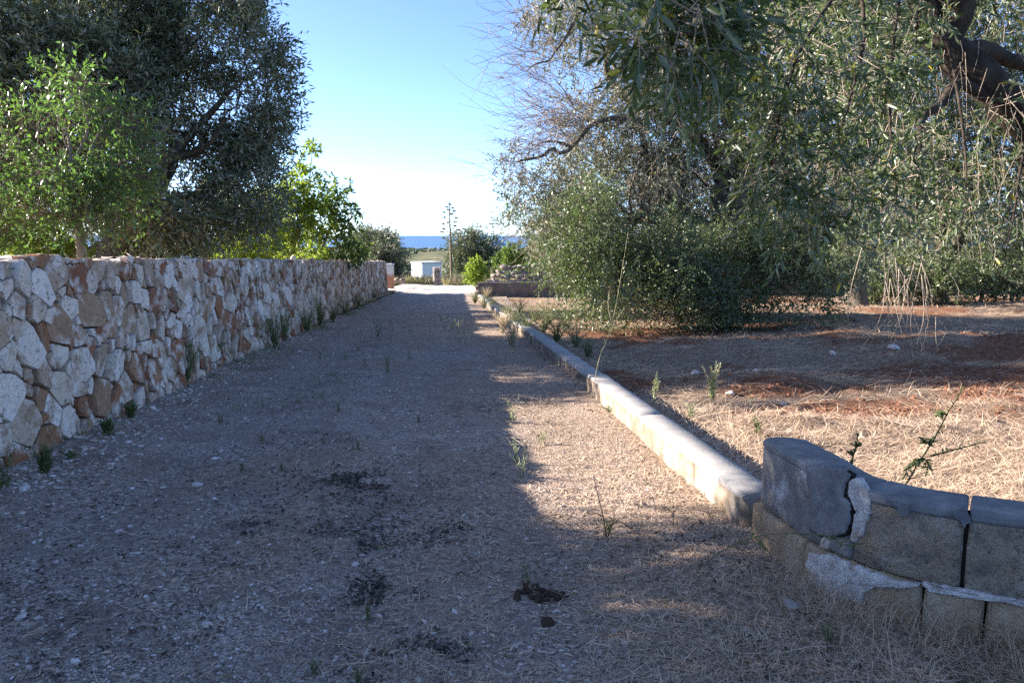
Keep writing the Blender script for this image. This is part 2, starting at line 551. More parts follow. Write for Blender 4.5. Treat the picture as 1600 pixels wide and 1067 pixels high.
spl = k.n('ShaderNodeSeparateXYZ'); k.l(co, spl.inputs[0])
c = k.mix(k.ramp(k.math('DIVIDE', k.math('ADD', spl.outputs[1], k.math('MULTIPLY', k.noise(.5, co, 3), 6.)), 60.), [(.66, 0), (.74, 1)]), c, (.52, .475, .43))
hb = k.math('ADD', k.math('MULTIPLY', v2, -.6), k.noise(90, co, 4))
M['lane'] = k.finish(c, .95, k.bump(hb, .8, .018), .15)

# the field: red earth with mats of cut straw
k = NT('field_soil'); co = k.coord(); t = k.attr()
n1 = k.noise(9, co, 6, .7); n2 = k.noise(32, co, 6, .75)
red = k.ramp(n1, [(.3, (.17, .08, .05)), (.55, (.28, .14, .085)), (.72, (.40, .25, .165))])
st = k.ramp(n2, [(.34, (.14, .09, .064)), (.5, (.38, .27, .19)), (.68, (.64, .49, .37))])
M['field'] = k.finish(k.mix(t, red, st), .97, k.bump(n2, 1.0, .05, k.bump(n1, .8, .08)), .1)
k = NT('orchard_soil'); co = k.coord()
n1 = k.noise(3, co, 6, .7)
M['orchard'] = k.finish(k.ramp(n1, [(.35, (.26, .15, .085)), (.55, (.40, .30, .18)), (.7, (.18, .19, .08))]), .97, k.bump(k.noise(30, co, 5), .8, .05), .1)

# hillside and plain down to the sea
k = NT('coastal_plain'); co = k.coord()
v = k.voro(.012, co, out='Color'); sv = k.n('ShaderNodeSeparateColor'); k.l(v, sv.inputs[0])
c = k.ramp(sv.outputs[0], [(0, (.06, .08, .04)), (.35, (.10, .115, .055)), (.6, (.24, .19, .11)), (.8, (.14, .15, .07)), (1, (.34, .27, .17))])
c = k.mix(k.ramp(k.noise(.03, co, 6, .7), [(.45, 0), (.6, .85)]), c, (.07, .09, .045))
M['plain'] = k.finish(c, .95, None, .1)
k = NT('sea_water'); co = k.coord()
n1 = k.noise(.004, co, 4)
M['sea'] = k.finish(k.ramp(n1, [(.3, (.06, .14, .27)), (.7, (.08, .165, .31))]), .45, k.bump(k.noise(.15, co, 4), .3, 1.0), .25)
k = NT('whitewash'); co = k.coord()
M['white'] = k.finish(k.ramp(k.noise(1.5, co, 5), [(.3, (.66, .66, .66)), (.7, (.8, .8, .79))]), .9, None, .2)
M['roofgrey'] = NT('roof_slab').finish((.55, .55, .54), .9)
M['gravel'] = None
k = NT('gravel_stone'); t = k.attr()
M['gravel'] = k.finish(k.ramp(t, [(0, (.13, .095, .083)), (.3, (.34, .27, .235)), (.7, (.55, .465, .405)), (.92, (.66, .585, .55)), (1, (.74, .68, .65))]), .92, None, .2)
k = NT('soil_clod'); t = k.attr()
M['clod'] = k.finish(k.ramp(t, [(0, (.13, .055, .032)), (.6, (.27, .12, .07)), (1, (.42, .24, .16))]), .97, None, .05)
k = NT('hollow_block'); co = k.coord()
M['hollow'] = k.finish(k.ramp(k.noise(9, co, 5), [(.3, (.58, .53, .51)), (.7, (.74, .69, .67))]), .95, None, .1)
k = NT('stained_render'); co = k.coord()
sx = k.n('ShaderNodeSeparateXYZ'); k.l(co, sx.inputs[0])
st = k.math('SUBTRACT', k.math('ADD', sx.outputs[2], k.math('MULTIPLY', k.noise(5, co, 4), .5)), .25)
M['stained'] = k.finish(k.ramp(st, [(.45, (.48, .22, .13)), (.62, (.70, .62, .57))]), .9, None, .15)
M['agave'] = NT('agave_stalk').finish((.20, .145, .105), .9)
M['agavepod'] = NT('agave_pod').finish((.12, .12, .085), .9)

# ------------------------------------------------------------------ ground heights
def lane_h(x, y):
    x = np.asarray(x, float); y = np.asarray(y, float)
    h = -SLOPE * y
    h = h + fbm(x, y, .35, 11, 3) * .05 + fbm(x, y, 2.2, 21, 4) * .022
    h = h - .035 * np.exp(-((x + 2.1) / .35) ** 2) - .03 * np.exp(-((x + .55) / .35) ** 2)
    h = h + .05 * smooth(-2.9, -3.5, x) + .03 * smooth(.6, 1.4, x)
    return h


def straw_mask(x, y):
    """share of straw on the lane: a thick band along the low wall, scattered elsewhere"""
    n = fbm(x, y, .9, 31, 4)
    edge = .15 + .35 * smooth(9, 4, y) + .25 * n
    m = smooth(edge - .35, edge + .25, x)
    c = smooth(.08, .45, fbm(x, y, .7, 41, 4) + .35 * np.exp(-((x + .4) / 1.0) ** 2))
    tr_ = np.exp(-((x + 2.1) / .33) ** 2) + .8 * np.exp(-((x + .55) / .3) ** 2)
    return np.clip(np.maximum(m, .75 * c * (1 - .8 * np.minimum(tr_, 1))), 0, 1)


def soil_mask(x, y):
    """1 = straw, 0 = bare red earth in the field"""
    n = fbm(x, y * 1.6, .33, 51, 4) + .35 * fbm(x, y, 1.7, 61, 3)
    s = smooth(-.22, .02, n)
    for (cx, cy, rx, ry) in ((3.6, 7.4, 1.2, .55), (6.3, 9.6, 2.2, .7), (7.6, 11.6, 2.2, .7), (3.4, 8.6, .8, .4), (4.6, 13.2, 2.4, .7)):
        d = ((x - cx) / rx) ** 2 + ((y - cy) / ry) ** 2
        s = s * smooth(.45, 1.3, d + .8 * fbm(x, y, 2.3, 71, 3))
    front = smooth(6.6, 5.9, y + .5 * fbm(x, y, 1.1, 77, 3))
    return np.clip(np.maximum(s, front), 0, 1)


def field_h(x, y):
    x = np.asarray(x, float); y = np.asarray(y, float)
    h = -SLOPE * y + .02
    h = h + fbm(x, y, .22, 81, 3) * .10 * smooth(1.9, 3.5, x)
    h = h + np.maximum(fbm(x, y * 1.8, .55, 91, 4), -.1) * .22 * smooth(1.9, 2.8, x)
    h = h + fbm(x, y, 5.0, 95, 3) * .035
    # raked heaps of straw
    for (cx, cy, rx, ry, hh) in ((6.0, 10.4, .55, .35, .24), (4.4, 11.6, 1.3, .4, .2), (2.9, 6.7, .5, .25, .10), (8.5, 12.5, 1.5, .5, .2), (5.4, 7.2, .9, .35, .1)):
        h = h + hh * np.exp(-((x - cx) / rx) ** 2 - ((y - cy) / ry) ** 2)
    return h


WALL_L = 40.4                             # the left wall's far end (distance along the lane)


def wall_x(y):
    return -3.25 - .0225 * (y - 5.5) + .02 * np.sin(y * .9)


def sheet(name, xs, ys, hf, mf, mat):
    X, Y = np.meshgrid(xs, ys)
    Z = hf(X, Y)
    mb = MB()
    nx, ny = len(xs), len(ys)
    i = np.arange(ny - 1)[:, None] * nx + np.arange(nx - 1)[None]
    q = np.stack([i, i + 1, i + nx + 1, i + nx], -1).reshape(-1, 4)
    mb.add(np.stack([X, Y, Z], -1), None, q, mf(X, Y) if mf else .5)
    return tag(mb.build(name, mat), kind='structure')


def steps(a, b, d0, k):
    out = [a]
    while out[-1] < b:
        out.append(out[-1] + max(d0, k * abs(out[-1])))
    out[-1] = b
    return np.array(out)


ys = np.concatenate([np.linspace(-4, 1.9, 30), steps(2.0, 58, .03, .014)])
xs = np.concatenate([np.linspace(-4.6, 1.62, 128)])
sheet('gravel_lane', xs, ys, lane_h, straw_mask, M['lane'])
ysf = np.concatenate([np.linspace(-4, 1.9, 30), steps(2.0, 34.2, .04, .014)])
xsf = 1.6 + np.concatenate([[0], np.cumsum(np.maximum(.045, .014 * np.arange(0, 260) * .07))])
xsf = xsf[xsf < 42]
sheet('field', xsf, ysf, field_h, soil_mask, M['field'])
FX = xsf[-1]


def orch_h(x, y):
    return -SLOPE * y + .1 + fbm(x, y, .2, 101, 3) * .15


sheet('orchard_ground', np.linspace(-45, -3.55, 90), np.concatenate([np.linspace(-6, 41.0, 90)]), orch_h, None, M['orchard'])


def hill_h(x, y):
    z = -SLOPE * np.minimum(y, 58)
    z = np.where(y > 58, -SLOPE * 58 - .058 * np.minimum(np.maximum(y - 58, 0), 1540) * smooth(52, 90, y) - .002 * np.maximum(y - 1598, 0), z)
    z = z - .13 * smooth(57, 30, y) * 1.0 - .05
    z = z + fbm(x, y, .004, 111, 4) * np.clip((y - 120) * .015, 0, 6)
    return np.maximum(z, -101.5 + 1.2 * (y < 6250))


hy = np.concatenate([np.linspace(-60, 55, 24), np.linspace(58, 120, 30), steps(126, 6400, 10, .045)])
sx_ = np.linspace(-1, 1, 81)
X = np.outer(np.maximum(160, hy * 1.15), sx_)
Y = np.repeat(hy[:, None], 81, 1)
mb = MB()
i = np.arange(len(hy) - 1)[:, None] * 81 + np.arange(80)[None]
mb.add(np.stack([X, Y, hill_h(X, Y)], -1), None, np.stack([i, i + 1, i + 82, i + 81], -1).reshape(-1, 4))
tag(mb.build('hillside', M['plain']), kind='structure')
mb = MB()
mb.add([(-150000, 6000, -101), (150000, 6000, -101), (150000, 160000, -101), (-150000, 160000, -101)], None, [(0, 1, 2, 3)])
tag(mb.build('sea', M['sea']), kind='structure')


def hz(x, y):
    """ground height anywhere near"""
    x = np.asarray(x, float); y = np.asarray(y, float)
    a = np.where(x > 1.6, field_h(x, np.minimum(y, 34)), lane_h(x, y))
    a = np.where(x < wall_x(y) - .3, orch_h(x, y), a)
    return np.where((y > 58) | ((y > 41) & (x < -4.6)) | ((y > 34.2) & (x > 1.62)), hill_h(x, y), a)


# ------------------------------------------------------------------ left wall of rubble stones
def clip(poly, p, n):
    out = []
    d = [(q[0] - p[0]) * n[0] + (q[1] - p[1]) * n[1] for q in poly]
    for i in range(len(poly)):
        a, b = poly[i - 1], poly[i]; da, db = d[i - 1], d[i]
        if da <= 0:
            if db <= 0: out.append(b)
            else:
                t = da / (da - db); out.append((a[0] + (b[0] - a[0]) * t, a[1] + (b[1] - a[1]) * t))
        elif db <= 0:
            t = da / (da - db); out.append((a[0] + (b[0] - a[0]) * t, a[1] + (b[1] - a[1]) * t)); out.append(b)
    return out


WALL_Y0 = 0.6


def wall_top(y):
    return 1.56 + .0022 * (y - 5) + .018 * np.sin(y * 3.1) + .012 * np.sin(y * 7.7 + 1)


rs = random.Random(21)
pts = []
grid = {}
cell = .4


def near_ok(u, v, r):
    gi, gj = int(u / cell), int(v / cell)
    for a in range(gi - 1, gi + 2):
        for b in range(gj - 1, gj + 2):
            for (x, y, r2) in grid.get((a, b), ()):
                if ((u - x) ** 2 + ((v - y) * 1.12) ** 2) < ((r + r2) * .86) ** 2: return False
    return True


for rad, tries in ((.20, 110), (.165, 450), (.135, 1700), (.11, 5000), (.085, 6000), (.06, 4500), (.042, 3500)):
    for _ in range(tries):
        u = rs.uniform(WALL_Y0, WALL_L); v = rs.uniform(.02, 1.6)
        r = rad * rs.uniform(.9, 1.1) * (1.12 - .16 * v)
        if near_ok(u, v, r):
            grid.setdefault((int(u / cell), int(v / cell)), []).append((u, v, r)); pts.append((u, v, r))

# wall frame: the face looks towards the lane (+x)
def wall_pt(u, v, d):
    """u along the lane, v up, d out of the face"""
    return np.stack([wall_x(u) + d - .035 * v, u, -SLOPE * u - .06 + v], -1)


wall = thing('rubble_wall', 'long waist-high wall of white and rust rubble stones along the left of the lane', 'wall', (float(wall_x(20)), 20, -SLOPE * 20))
# core and coping
uu = np.linspace(WALL_Y0, WALL_L - .06, 420)
mb = MB()
prof = []
for (dd, vv) in ((-.07, -.25), (-.07, None), (-.10, None), (-.24, None), (-.42, None), (-.45, -.25)):
    d_ = np.full_like(uu, dd) + RNG.normal(0, .006, uu.size)
    if vv is None:
        v_ = wall_top(uu) - .03 + RNG.normal(0, .008, uu.size)
    else:
        v_ = np.full_like(uu, vv)
    prof.append(wall_pt(uu, v_, d_))
prof = np.stack(prof, 1); n_, m_ = prof.shape[:2]
i = np.arange(n_ - 1)[:, None] * m_ + np.arange(m_ - 1)[None]
q = np.stack([i, i + m_, i + m_ + 1, i + 1], -1)
mb.add(prof.reshape(-1, 3), [(0, 1, 5), (1, 4, 5), (1, 2, 4), (2, 3, 4)], q[:, [0, 4]].reshape(-1, 4))
mb.build('core', M['mortar'], wall)
mb = MB()
pc = prof[:, 1:5].reshape(-1, 3); i = np.arange(n_ - 1)[:, None] * 4 + np.arange(3)[None]
mb.add(pc + np.array([0, 0, .004]), None, np.stack([i, i + 4, i + 5, i + 1], -1).reshape(-1, 4))
mb.build('coping', M['coping'], wall)


def stone_mesh(mb, u0, v0, poly, tint, end=False):
    P = np.array(poly)
    c = P.mean(0)
    # cut corners
    Q = []
    n = len(P)
    for a in range(n):
        p, nx_, pv = P[a], P[(a + 1) % n], P[a - 1]
        t1 = rs.uniform(.03, .15); t2 = rs.uniform(.03, .15)
        Q.append(p + (pv - p) * t1); Q.append(p + (nx_ - p) * t2)
    Q = np.array(Q); n = len(Q)
    size = math.sqrt(max(1e-4, np.linalg.norm(Q - c, axis=1).mean()))
    R = np.linalg.norm(Q - c, axis=1, keepdims=True)
    gap = rs.uniform(.003, .011)
    s1 = np.maximum(1 - gap / np.maximum(R, .02), .6)
    bul = rs.uniform(.002, .011) * min(1.2, R.mean() / .11)
    off = rs.uniform(-.018, .016)
    tu, tv = rs.uniform(-.24, .24), rs.uniform(-.20, .20)
    rings = []
    for (sc, dep, jr, jd) in ((1.0, -.09, 0, 0), (.994, -.018, .010, .008), (.968, .7 * bul, .02, .006), (.50, .95 * bul, .22, .010)):
        rr = sc * (1 + np.array([rs.uniform(-jr, jr) for _ in range(n)]))[:, None]
        pp = c + (Q - c) * s1 * rr
        dd = off + dep + np.array([rs.uniform(-jd, jd) for _ in range(n)])
        if dep > -.05:
            dd = dd + ((pp - c) @ np.array([tu, tv]))
        rings.append(np.stack([pp[:, 0], pp[:, 1], dd], -1))
    cen = np.array([[c[0], c[1], off + bul + rs.uniform(-.006, .007)]])
    V = np.concatenate(rings + [cen])
    W = wall_pt(V[:, 0], V[:, 1], V[:, 2])
    k = np.arange(n); k2 = (k + 1) % n
    quads = np.concatenate([np.stack([r * n + k, r * n + k2, (r + 1) * n + k2, (r + 1) * n + k], -1) for r in range(3)])
    tr = np.stack([3 * n + k, 3 * n + k2, np.full(n, 4 * n)], -1)
    mb.add(W, tr, quads, tint)


PA = np.array([(p[0], p[1]) for p in pts]); PR = np.array([p[2] for p in pts])
cells_ = []
for i_, (u, v, r) in enumerate(pts):
    d2 = ((PA - PA[i_]) ** 2).sum(1)
    idx = np.argsort(d2)[1:22]
    top = float(wall_top(u)) + rs.uniform(-.02, .02)
    poly = [(u - .5, -.05), (u + .5, -.05), (u + .5, top), (u - .5, top)]
    for j in idx:
        if d2[j] > .8: break
        du, dv = PA[j] - PA[i_]; dd = math.hypot(du, dv)
        # power-like bisector: bigger stones keep more room
        w = PR[i_] / (PR[i_] + PR[j])
        poly = clip(poly, (u + du * w, v + dv * w), (du / dd, dv / dd))
        if len(poly) < 3: break
    poly = [(max(WALL_Y0, min(WALL_L, a)), b) for a, b in poly]
    if len(poly) < 3: continue
    ok = [poly[0]]
    for p in poly[1:]:
        if math.hypot(p[0] - ok[-1][0], p[1] - ok[-1][1]) > .012: ok.append(p)
    if len(ok) < 3: continue
    Pm = np.array(ok); area = abs(np.dot(Pm[:, 0], np.roll(Pm[:, 1], 1)) - np.dot(Pm[:, 1], np.roll(Pm[:, 0], 1))) / 2
    if area < .0012: continue
    # rust stones gather near the camera's end and low down
    t = rs.random()
    warm = .36 + .14 * (u < 11)
    tint = rs.uniform(.0, .32) if t > .60 else (rs.uniform(.30, .58) if t > warm - .06 else rs.uniform(.55, 1.0))
    if v < .35: tint = min(1, tint + .08)
    cells_.append((area / max(u, 4) ** 2 * (1 if 4.9 < u else .0), u, v, ok, tint))
cells_.sort(key=lambda c: -c[0])
rest = MB()
for n_i, (a, u, v, ok, tint) in enumerate(cells_):
    if n_i < 298:
        mb = MB(); stone_mesh(mb, u, v, ok, tint); mb.build('stone', M['rubble'], wall, smooth_=False)
    else:
        stone_mesh(rest, u, v, ok, tint)
# stones on the wall's far end face and knobs along its top
Pn = []
for _ in range(900):
    u = rs.uniform(WALL_Y0, WALL_L - .1); Pn.append(wall_pt(np.array(u), np.array(float(wall_top(u)) - .018), np.array(rs.uniform(-.38, -.07))))
rocks(rest, np.array(Pn), RNG.uniform(.05, .11, 900), ico(), RNG.uniform(0, .35, 900), .13, .2)
Pn = [wall_pt(np.array(WALL_L - .04), np.array(rs.uniform(0, 1.58)), np.array(rs.uniform(-.42, -.04))) for _ in range(46)]
rocks(rest, np.array(Pn), RNG.uniform(.08, .13, 46), ico(), RNG.uniform(0, .5, 46), .9)
rest.build('stone', M['rubble'], wall, smooth_=False, kind='stuff')
for (px, Yc, r, lab) in ((475, 17.5, .10, 'single white stone lying loose on top of the long rubble wall'), (553, 29, .13, 'flat pale stone lying on the top near the far end of the rubble wall')):
    p = at(px, 400, Yc)
    mb = MB(); rocks(mb, [wall_pt(np.array(Yc), np.array(float(wall_top(Yc)) + .0 + r * .5), np.array(-.2))], [r], ico(), .05, .7)
    o = mb.build('loose_stone', M['rubble']); tag(o, lab, 'stone')

# ------------------------------------------------------------------ low block wall on the right of the lane
def block_mesh(mb, c0, c1, w, z0, z1, jit=.004, r=.018, tint=.5, nseg=5):
    """a slightly worn masonry block between two plan points, rounded along its edges"""
    c0 = np.array(c0, float); c1 = np.array(c1, float)
    d = unit(c1 - c0); nrm = np.array([d[1], -d[0]])
    ts = np.linspace(0, 1, nseg + 1)
    rows = []
    L = np.linalg.norm(c1 - c0)
    ends = np.concatenate([[-.0], ts[1:-1], [1.0]])
    for e_, t in enumerate(ends):
        c = c0 + (c1 - c0) * t
        za = z0(c[0], c[1]); zb = z1(c[0], c[1])
        h = w / 2
        ins = r * .8 if e_ in (0, len(ends) - 1) else 0
        sec = [(-h + ins, za), (-h + ins, zb - r - ins), (-h + r + ins, zb - ins), (0, zb + .003 - ins), (h - r - ins, zb - ins), (h - ins, zb - r - ins), (h - ins, za)]
        sec = [(a + rs.uniform(-jit, jit), b + rs.uniform(-jit, jit)) for a, b in sec]
        rows.append([(c[0] + nrm[0] * a, c[1] + nrm[1] * a, b) for a, b in sec])
    V = np.array(rows); n, m = V.shape[:2]
    # a second ring just inside each end gives the end its rounded edge
    i = np.arange(n - 1)[:, None] * m + np.arange(m - 1)[None]
    q = np.stack([i, i + 1, i + m + 1, i + m], -1).reshape(-1, 4)
    e0 = np.arange(m); e1 = (n - 1) * m + np.arange(m)
    v = np.concatenate([V.reshape(-1, 3), V[0].mean(0)[None], V[-1].mean(0)[None]])
    t0 = [(e0[a + 1], e0[a], n * m) for a in range(m - 1)] + [(e0[0], e0[-1], n * m)]
    t1 = [(e1[a], e1[a + 1], n * m + 1) for a in range(m - 1)] + [(e1[-1], e1[0], n * m + 1)]
    mb.add(v, t0 + t1, q, tint)


def curb_c(y):
    """centre line of the low wall"""
    kx = np.array([4.0, 8.85, 8.9, 14, 22, 31, 33.4]); ky = np.array([1.575, 1.415, 1.45, 1.24, .90, .55, .48])
    return float(np.interp(y, kx, ky))


low = thing('low_wall', 'knee-low wall of limewashed blocks with a grey cement top running down the right edge of the lane', 'wall', (1.45, 8, -.28))
yb = 4.1
seg = []
while yb < 33:
    L = rs.uniform(.62, .98) if yb > 4.3 else .80
    seg.append((yb, min(yb + L, 33.3))); yb += L
gapw = .0015
for (a, b) in seg:
    if a < 8.9 < b: b = 8.88
    ca = (curb_c(a + gapw), a + gapw); cb = (curb_c(b - gapw), b - gapw)
    hh = .165 + (.02 if a < 8.9 else 0.0) + rs.uniform(-.002, .002)
    if a > 14: hh -= .02
    mb = MB()
    block_mesh(mb, ca, cb, .205 + rs.uniform(-.003, .003), lambda x, y: -SLOPE * y - .22, lambda x, y, hh=hh: -SLOPE * y + hh, .0025, .006, nseg=6)
    mb.build('block', M['tufa_white'], low)
# cement screed on top, in runs with cracks between them
runs = [4.1, 6.35, 8.88, 11.2, 13.6, 16.4, 19, 22.5, 26, 29, 33.2]
for a, b in zip(runs[:-1], runs[1:]):
    hh = .165 + (.02 if a < 8.85 else 0) - (.02 if a > 13.7 else 0)
    mb = MB()
    block_mesh(mb, (curb_c(a + .004), a + .004), (curb_c(b - .004), b - .004), .216 + rs.uniform(-.003, .003), lambda x, y, hh=hh: -SLOPE * y + hh - .006, lambda x, y, hh=hh: -SLOPE * y + hh + .03, .0025, .010, nseg=int((b - a) / .16))
    mb.build('cement_cap', M['cement'], low)

# ------------------------------------------------------------------ curved corner wall, bottom right
PATH = curve_pts([(1.59, 3.92), (1.595, 3.6), (1.62, 3.3), (1.70, 3.08), (1.84, 2.91), (2.06, 2.76), (2.5, 2.5), (3.2, 2.12), (4.2, 1.6)], 240)
PS_ = np.concatenate([[0], np.cumsum(np.linalg.norm(np.diff(PATH, axis=0), axis=1))])


def path_at(s):
    c = np.stack([np.interp(s, PS_, PATH[:, 0]), np.interp(s, PS_, PATH[:, 1])], -1)
    e = .01
    d = np.stack([np.interp(s + e, PS_, PATH[:, 0]) - np.interp(s - e, PS_, PATH[:, 0]), np.interp(s + e, PS_, PATH[:, 1]) - np.interp(s - e, PS_, PATH[:, 1])], -1)
    d = unit(d)
    return c, np.stack([d[..., 1], -d[..., 0]], -1)      # front normal: towards the lane


def sweep_block(mb, s0, s1, w, zf0, zf1, r=.02, n=16, jit=.004, bulge=0.0, end_r=0.0):
    s = np.linspace(s0, s1, n)
    er = end_r or r
    s = np.concatenate([s0 + er * np.array([0, .12, .35, .65, 1]), s[1:-1][s[1:-1] > s0 + er * 1.1], [s1 - r], [s1]]); s.sort()
    c, nr = path_at(s)
    rows = []
    for e_, (ss, cc, nn) in enumerate(zip(s, c, nr)):
        ins = r if e_ == len(s) - 1 else 0
        tt = (ss - s0) / er
        if tt < 1: ins = max(ins, er * (1 - math.sqrt(max(0, 1 - (1 - tt) ** 2))))
        a0, a1 = zf0(ss), zf1(ss)
        h = w / 2 - ins * .8
        h = max(h, r * 1.2)
        zs = np.linspace(a0 + r, a1 - r - min(ins, r) * .6, 6)
        sec = [(h - r, a0)] + [(h + bulge * math.sin(j / 5 * math.pi), z) for j, z in enumerate(zs)] + [(h - r, a1 - min(ins, r) * .6), (h * .3, a1 + .002 - min(ins, r) * .6), (-h * .3, a1 + .002 - min(ins, r) * .6), (-h + r, a1 - min(ins, r) * .6)] + [(-h, z) for z in zs[::-1]] + [(-h + r, a0)]
        nz = lambda: rs.uniform(-jit, jit)
        rows.append([(cc[0] + nn[0] * (a + nz()), cc[1] + nn[1] * (a + nz()), -SLOPE * cc[1] + b + nz()) for a, b in sec])
    V = np.array(rows); n, m = V.shape[:2]
    i = np.arange(n - 1)[:, None] * m + np.arange(m)[None]; k = (np.arange(m) + 1) % m
    i2 = np.arange(n - 1)[:, None] * m + k[None]
    q = np.stack([i, i2, i2 + m, i + m], -1).reshape(-1, 4)
    v = np.concatenate([V.reshape(-1, 3), V[0].mean(0)[None], V[-1].mean(0)[None]])
    t0 = [((a + 1) % m, a, n * m) for a in range(m)]
    t1 = [((n - 1) * m + a, (n - 1) * m + (a + 1) % m, n * m + 1) for a in range(m)]
    mb.add(v, t0 + t1, q)


def face_sz(px, py, w):
    """where a point of the photograph falls on the wall's front face: (run, height)"""
    s = np.linspace(-.1, 2.2, 2400)
    c, nr = path_at(s)
    f = c + nr * w / 2
    d = rays(px, py)
    cr = f[:, 0] * d[1] - f[:, 1] * d[0]
    # first crossing as seen from the camera
    idx = np.where(np.sign(cr[1:]) != np.sign(cr[:-1]))[0]
    j = min(idx, key=lambda j: np.linalg.norm(f[j])) if len(idx) else int(np.argmin(abs(cr)))
    t = np.dot(f[j], d[:2]) / np.dot(d[:2], d[:2])
    return s[j], CAM_H + t * d[2] + SLOPE * f[j][1]


def face_patch(mb, outline_px, w, thick, ragged=.022):
    O = np.array([face_sz(a, b, w) for a, b in outline_px])
    D = []
    for a in range(len(O)):
        p, q = O[a], O[(a + 1) % len(O)]
        m = max(2, int(np.linalg.norm(q - p) / .012))
        for t in np.arange(m) / m: D.append(p + (q - p) * t + np.array([rs.uniform(-.003, .003), rs.uniform(-.003, .003)]))
    D = np.array(D); n = len(D); c = D.mean(0)
    rag = fbm(D[:, 0] * 1.0 + 3.1, D[:, 1] + w, 22, 301, 4) * ragged + fbm(D[:, 0], D[:, 1], 110, 305, 2) * ragged * .35
    D = D + unit(D - c) * rag[:, None]
    def P(S, off):
        cc, nn = path_at(S[:, 0])
        x = cc + nn * (w / 2 + off)[:, None]
        return np.stack([x[:, 0], x[:, 1], S[:, 1] - SLOPE * x[:, 1]], -1)
    rings = [P(D, np.full(n, -.02)), P(c + (D - c) * .985, np.full(n, thick * .7) + RNG.normal(0, .0008, n))]
    for sc in (.94, .8, .6, .4, .2):
        rings.append(P(c + (D - c) * sc, np.full(n, thick) + RNG.normal(0, .0008, n)))
    V = np.concatenate(rings + [P(c[None], np.array([thick]))])
    k = np.arange(n); k2 = (k + 1) % n
    R_ = len(rings)
    q = np.concatenate([np.stack([r * n + k, r * n + k2, (r + 1) * n + k2, (r + 1) * n + k], -1) for r in range(R_ - 1)])
    mb.add(V, np.stack([(R_ - 1) * n + k, (R_ - 1) * n + k2, np.full(n, R_ * n)], -1), q)


corner = thing('corner_wall', 'low curved wall of two courses of brown blocks with cracked grey cement at the lower right', 'wall', (1.7, 3.1, -.11))
top_h = lambda s: .565 - .03 * float(smooth(.45, .75, np.array(s)))
joints_u = [0.0, face_sz(1333, 800, .22)[0], face_sz(1508, 850, .22)[0], 1.62, 2.5]
joints_l = [-.02, face_sz(1252, 900, .25)[0], face_sz(1440, 940, .25)[0], 1.25, 1.8, 2.5]
for a, b in zip(joints_u[:-1], joints_u[1:]):
    mb = MB(); sweep_block(mb, a + .006, b - .007, .215 + rs.uniform(-.006, .006), lambda s: .215, lambda s: top_h(s) - .03, .018, 16, .003, 0, 0 if a else .085)
    mb.build('block', M['tufa'] if a else M['worn_cement'], corner)
for a, b in zip(joints_l[:-1], joints_l[1:]):
    mb = MB(); sweep_block(mb, a + .004, b - .004, .245 + rs.uniform(-.006, .006), lambda s: -.25, lambda s: .212, .014, 14, .004)
    mb.build('block', M['tufa_warm'], corner)
for a, b in ((0.0, joints_u[1] - .001), (joints_u[1] + .003, joints_u[2] + .001), (joints_u[2] + .006, 2.5)):
    mb = MB(); sweep_block(mb, a + .002, b - .002, .2185 if not a else .226, lambda s: top_h(s) - .045, lambda s: top_h(s), .010, 18, .0013, 0, 0 if a else .095)
    mb.build('cement_cap', M['cement_patch'], corner)
mb = MB(); face_patch(mb, [(1261, 731), (1285, 729), (1320, 733), (1334, 742), (1326, 760), (1323, 773), (1335, 784), (1335, 817), (1325, 836), (1300, 843), (1282, 839), (1265, 828), (1266, 800), (1268, 770), (1260, 750)], .219, .004, .006)
mb.build('crack', M['gap'], corner)
mb = MB(); face_patch(mb, [(1263, 730), (1285, 727), (1320, 733), (1330, 742), (1322, 760), (1320, 775), (1331, 785), (1331, 815), (1322, 833), (1300, 840), (1282, 836), (1266, 826), (1268, 800), (1270, 770), (1262, 750)], .222, .013, .004)
mb.build('cement_patch', M['cement_patch'], corner, label='smooth grey cement slab peeling off the wall with cracks round its edge')
mb = MB(); face_patch(mb, [(1326, 752), (1345, 750), (1362, 775), (1364, 800), (1350, 830), (1338, 848), (1328, 846), (1334, 815), (1334, 788), (1326, 772)], .218, .007)
mb.build('plaster_patch', M['plaster'], corner, label='narrow white plaster patch beside the crack')
mb = MB(); face_patch(mb, [(1262, 862), (1285, 866), (1310, 873), (1350, 890), (1400, 905), (1440, 913), (1420, 918), (1375, 912), (1352, 925), (1345, 940), (1322, 938), (1310, 955), (1290, 950), (1275, 945), (1268, 920), (1264, 890)], .247, .010)
mb.build('plaster_patch', M['plaster'], corner, label='broad white plaster patch on the lower course')
mb = MB(); face_patch(mb, [(1440, 909), (1510, 922), (1560, 931), (1640, 947), (1640, 955), (1560, 939), (1500, 931), (1450, 923)], .247, .006)
mb.build('plaster_patch', M['plaster'], corner, label='thin whitish mortar line along the joint of the two courses')
mb = MB(); face_patch(mb, [(1498, 792), (1512, 790), (1514, 812), (1508, 824), (1502, 812), (1490, 800)], .224, .010)
mb.build('cement_patch', M['cement_patch'], corner, label='tongue of grey cement hanging into the open joint')
mb = MB(); face_patch(mb, [(1395, 782), (1425, 790), (1422, 800), (1412, 803), (1400, 797)], .224, .012)
mb.build('cement_patch', M['cement_patch'], corner, label='small drip of grey cement under the cap')
mb = MB()
s_, z_ = face_sz(1287, 848, .24)
c_, n__ = path_at(np.array(s_))
rocks(mb, [(c_[0] + n__[0] * .105, c_[1] + n__[1] * .105, z_ - SLOPE * c_[1])], [.026], ico(), .35, .9)
mb.build('loose_stone', M['rubble'], corner, label='small stone wedged in the broken joint')
mb = MB(); sweep_block(mb, .03, 2.45, .16, lambda s: .1, lambda s: top_h(s) - .05, .02, 30, .002)
mb.build('core', M['gap'], corner)

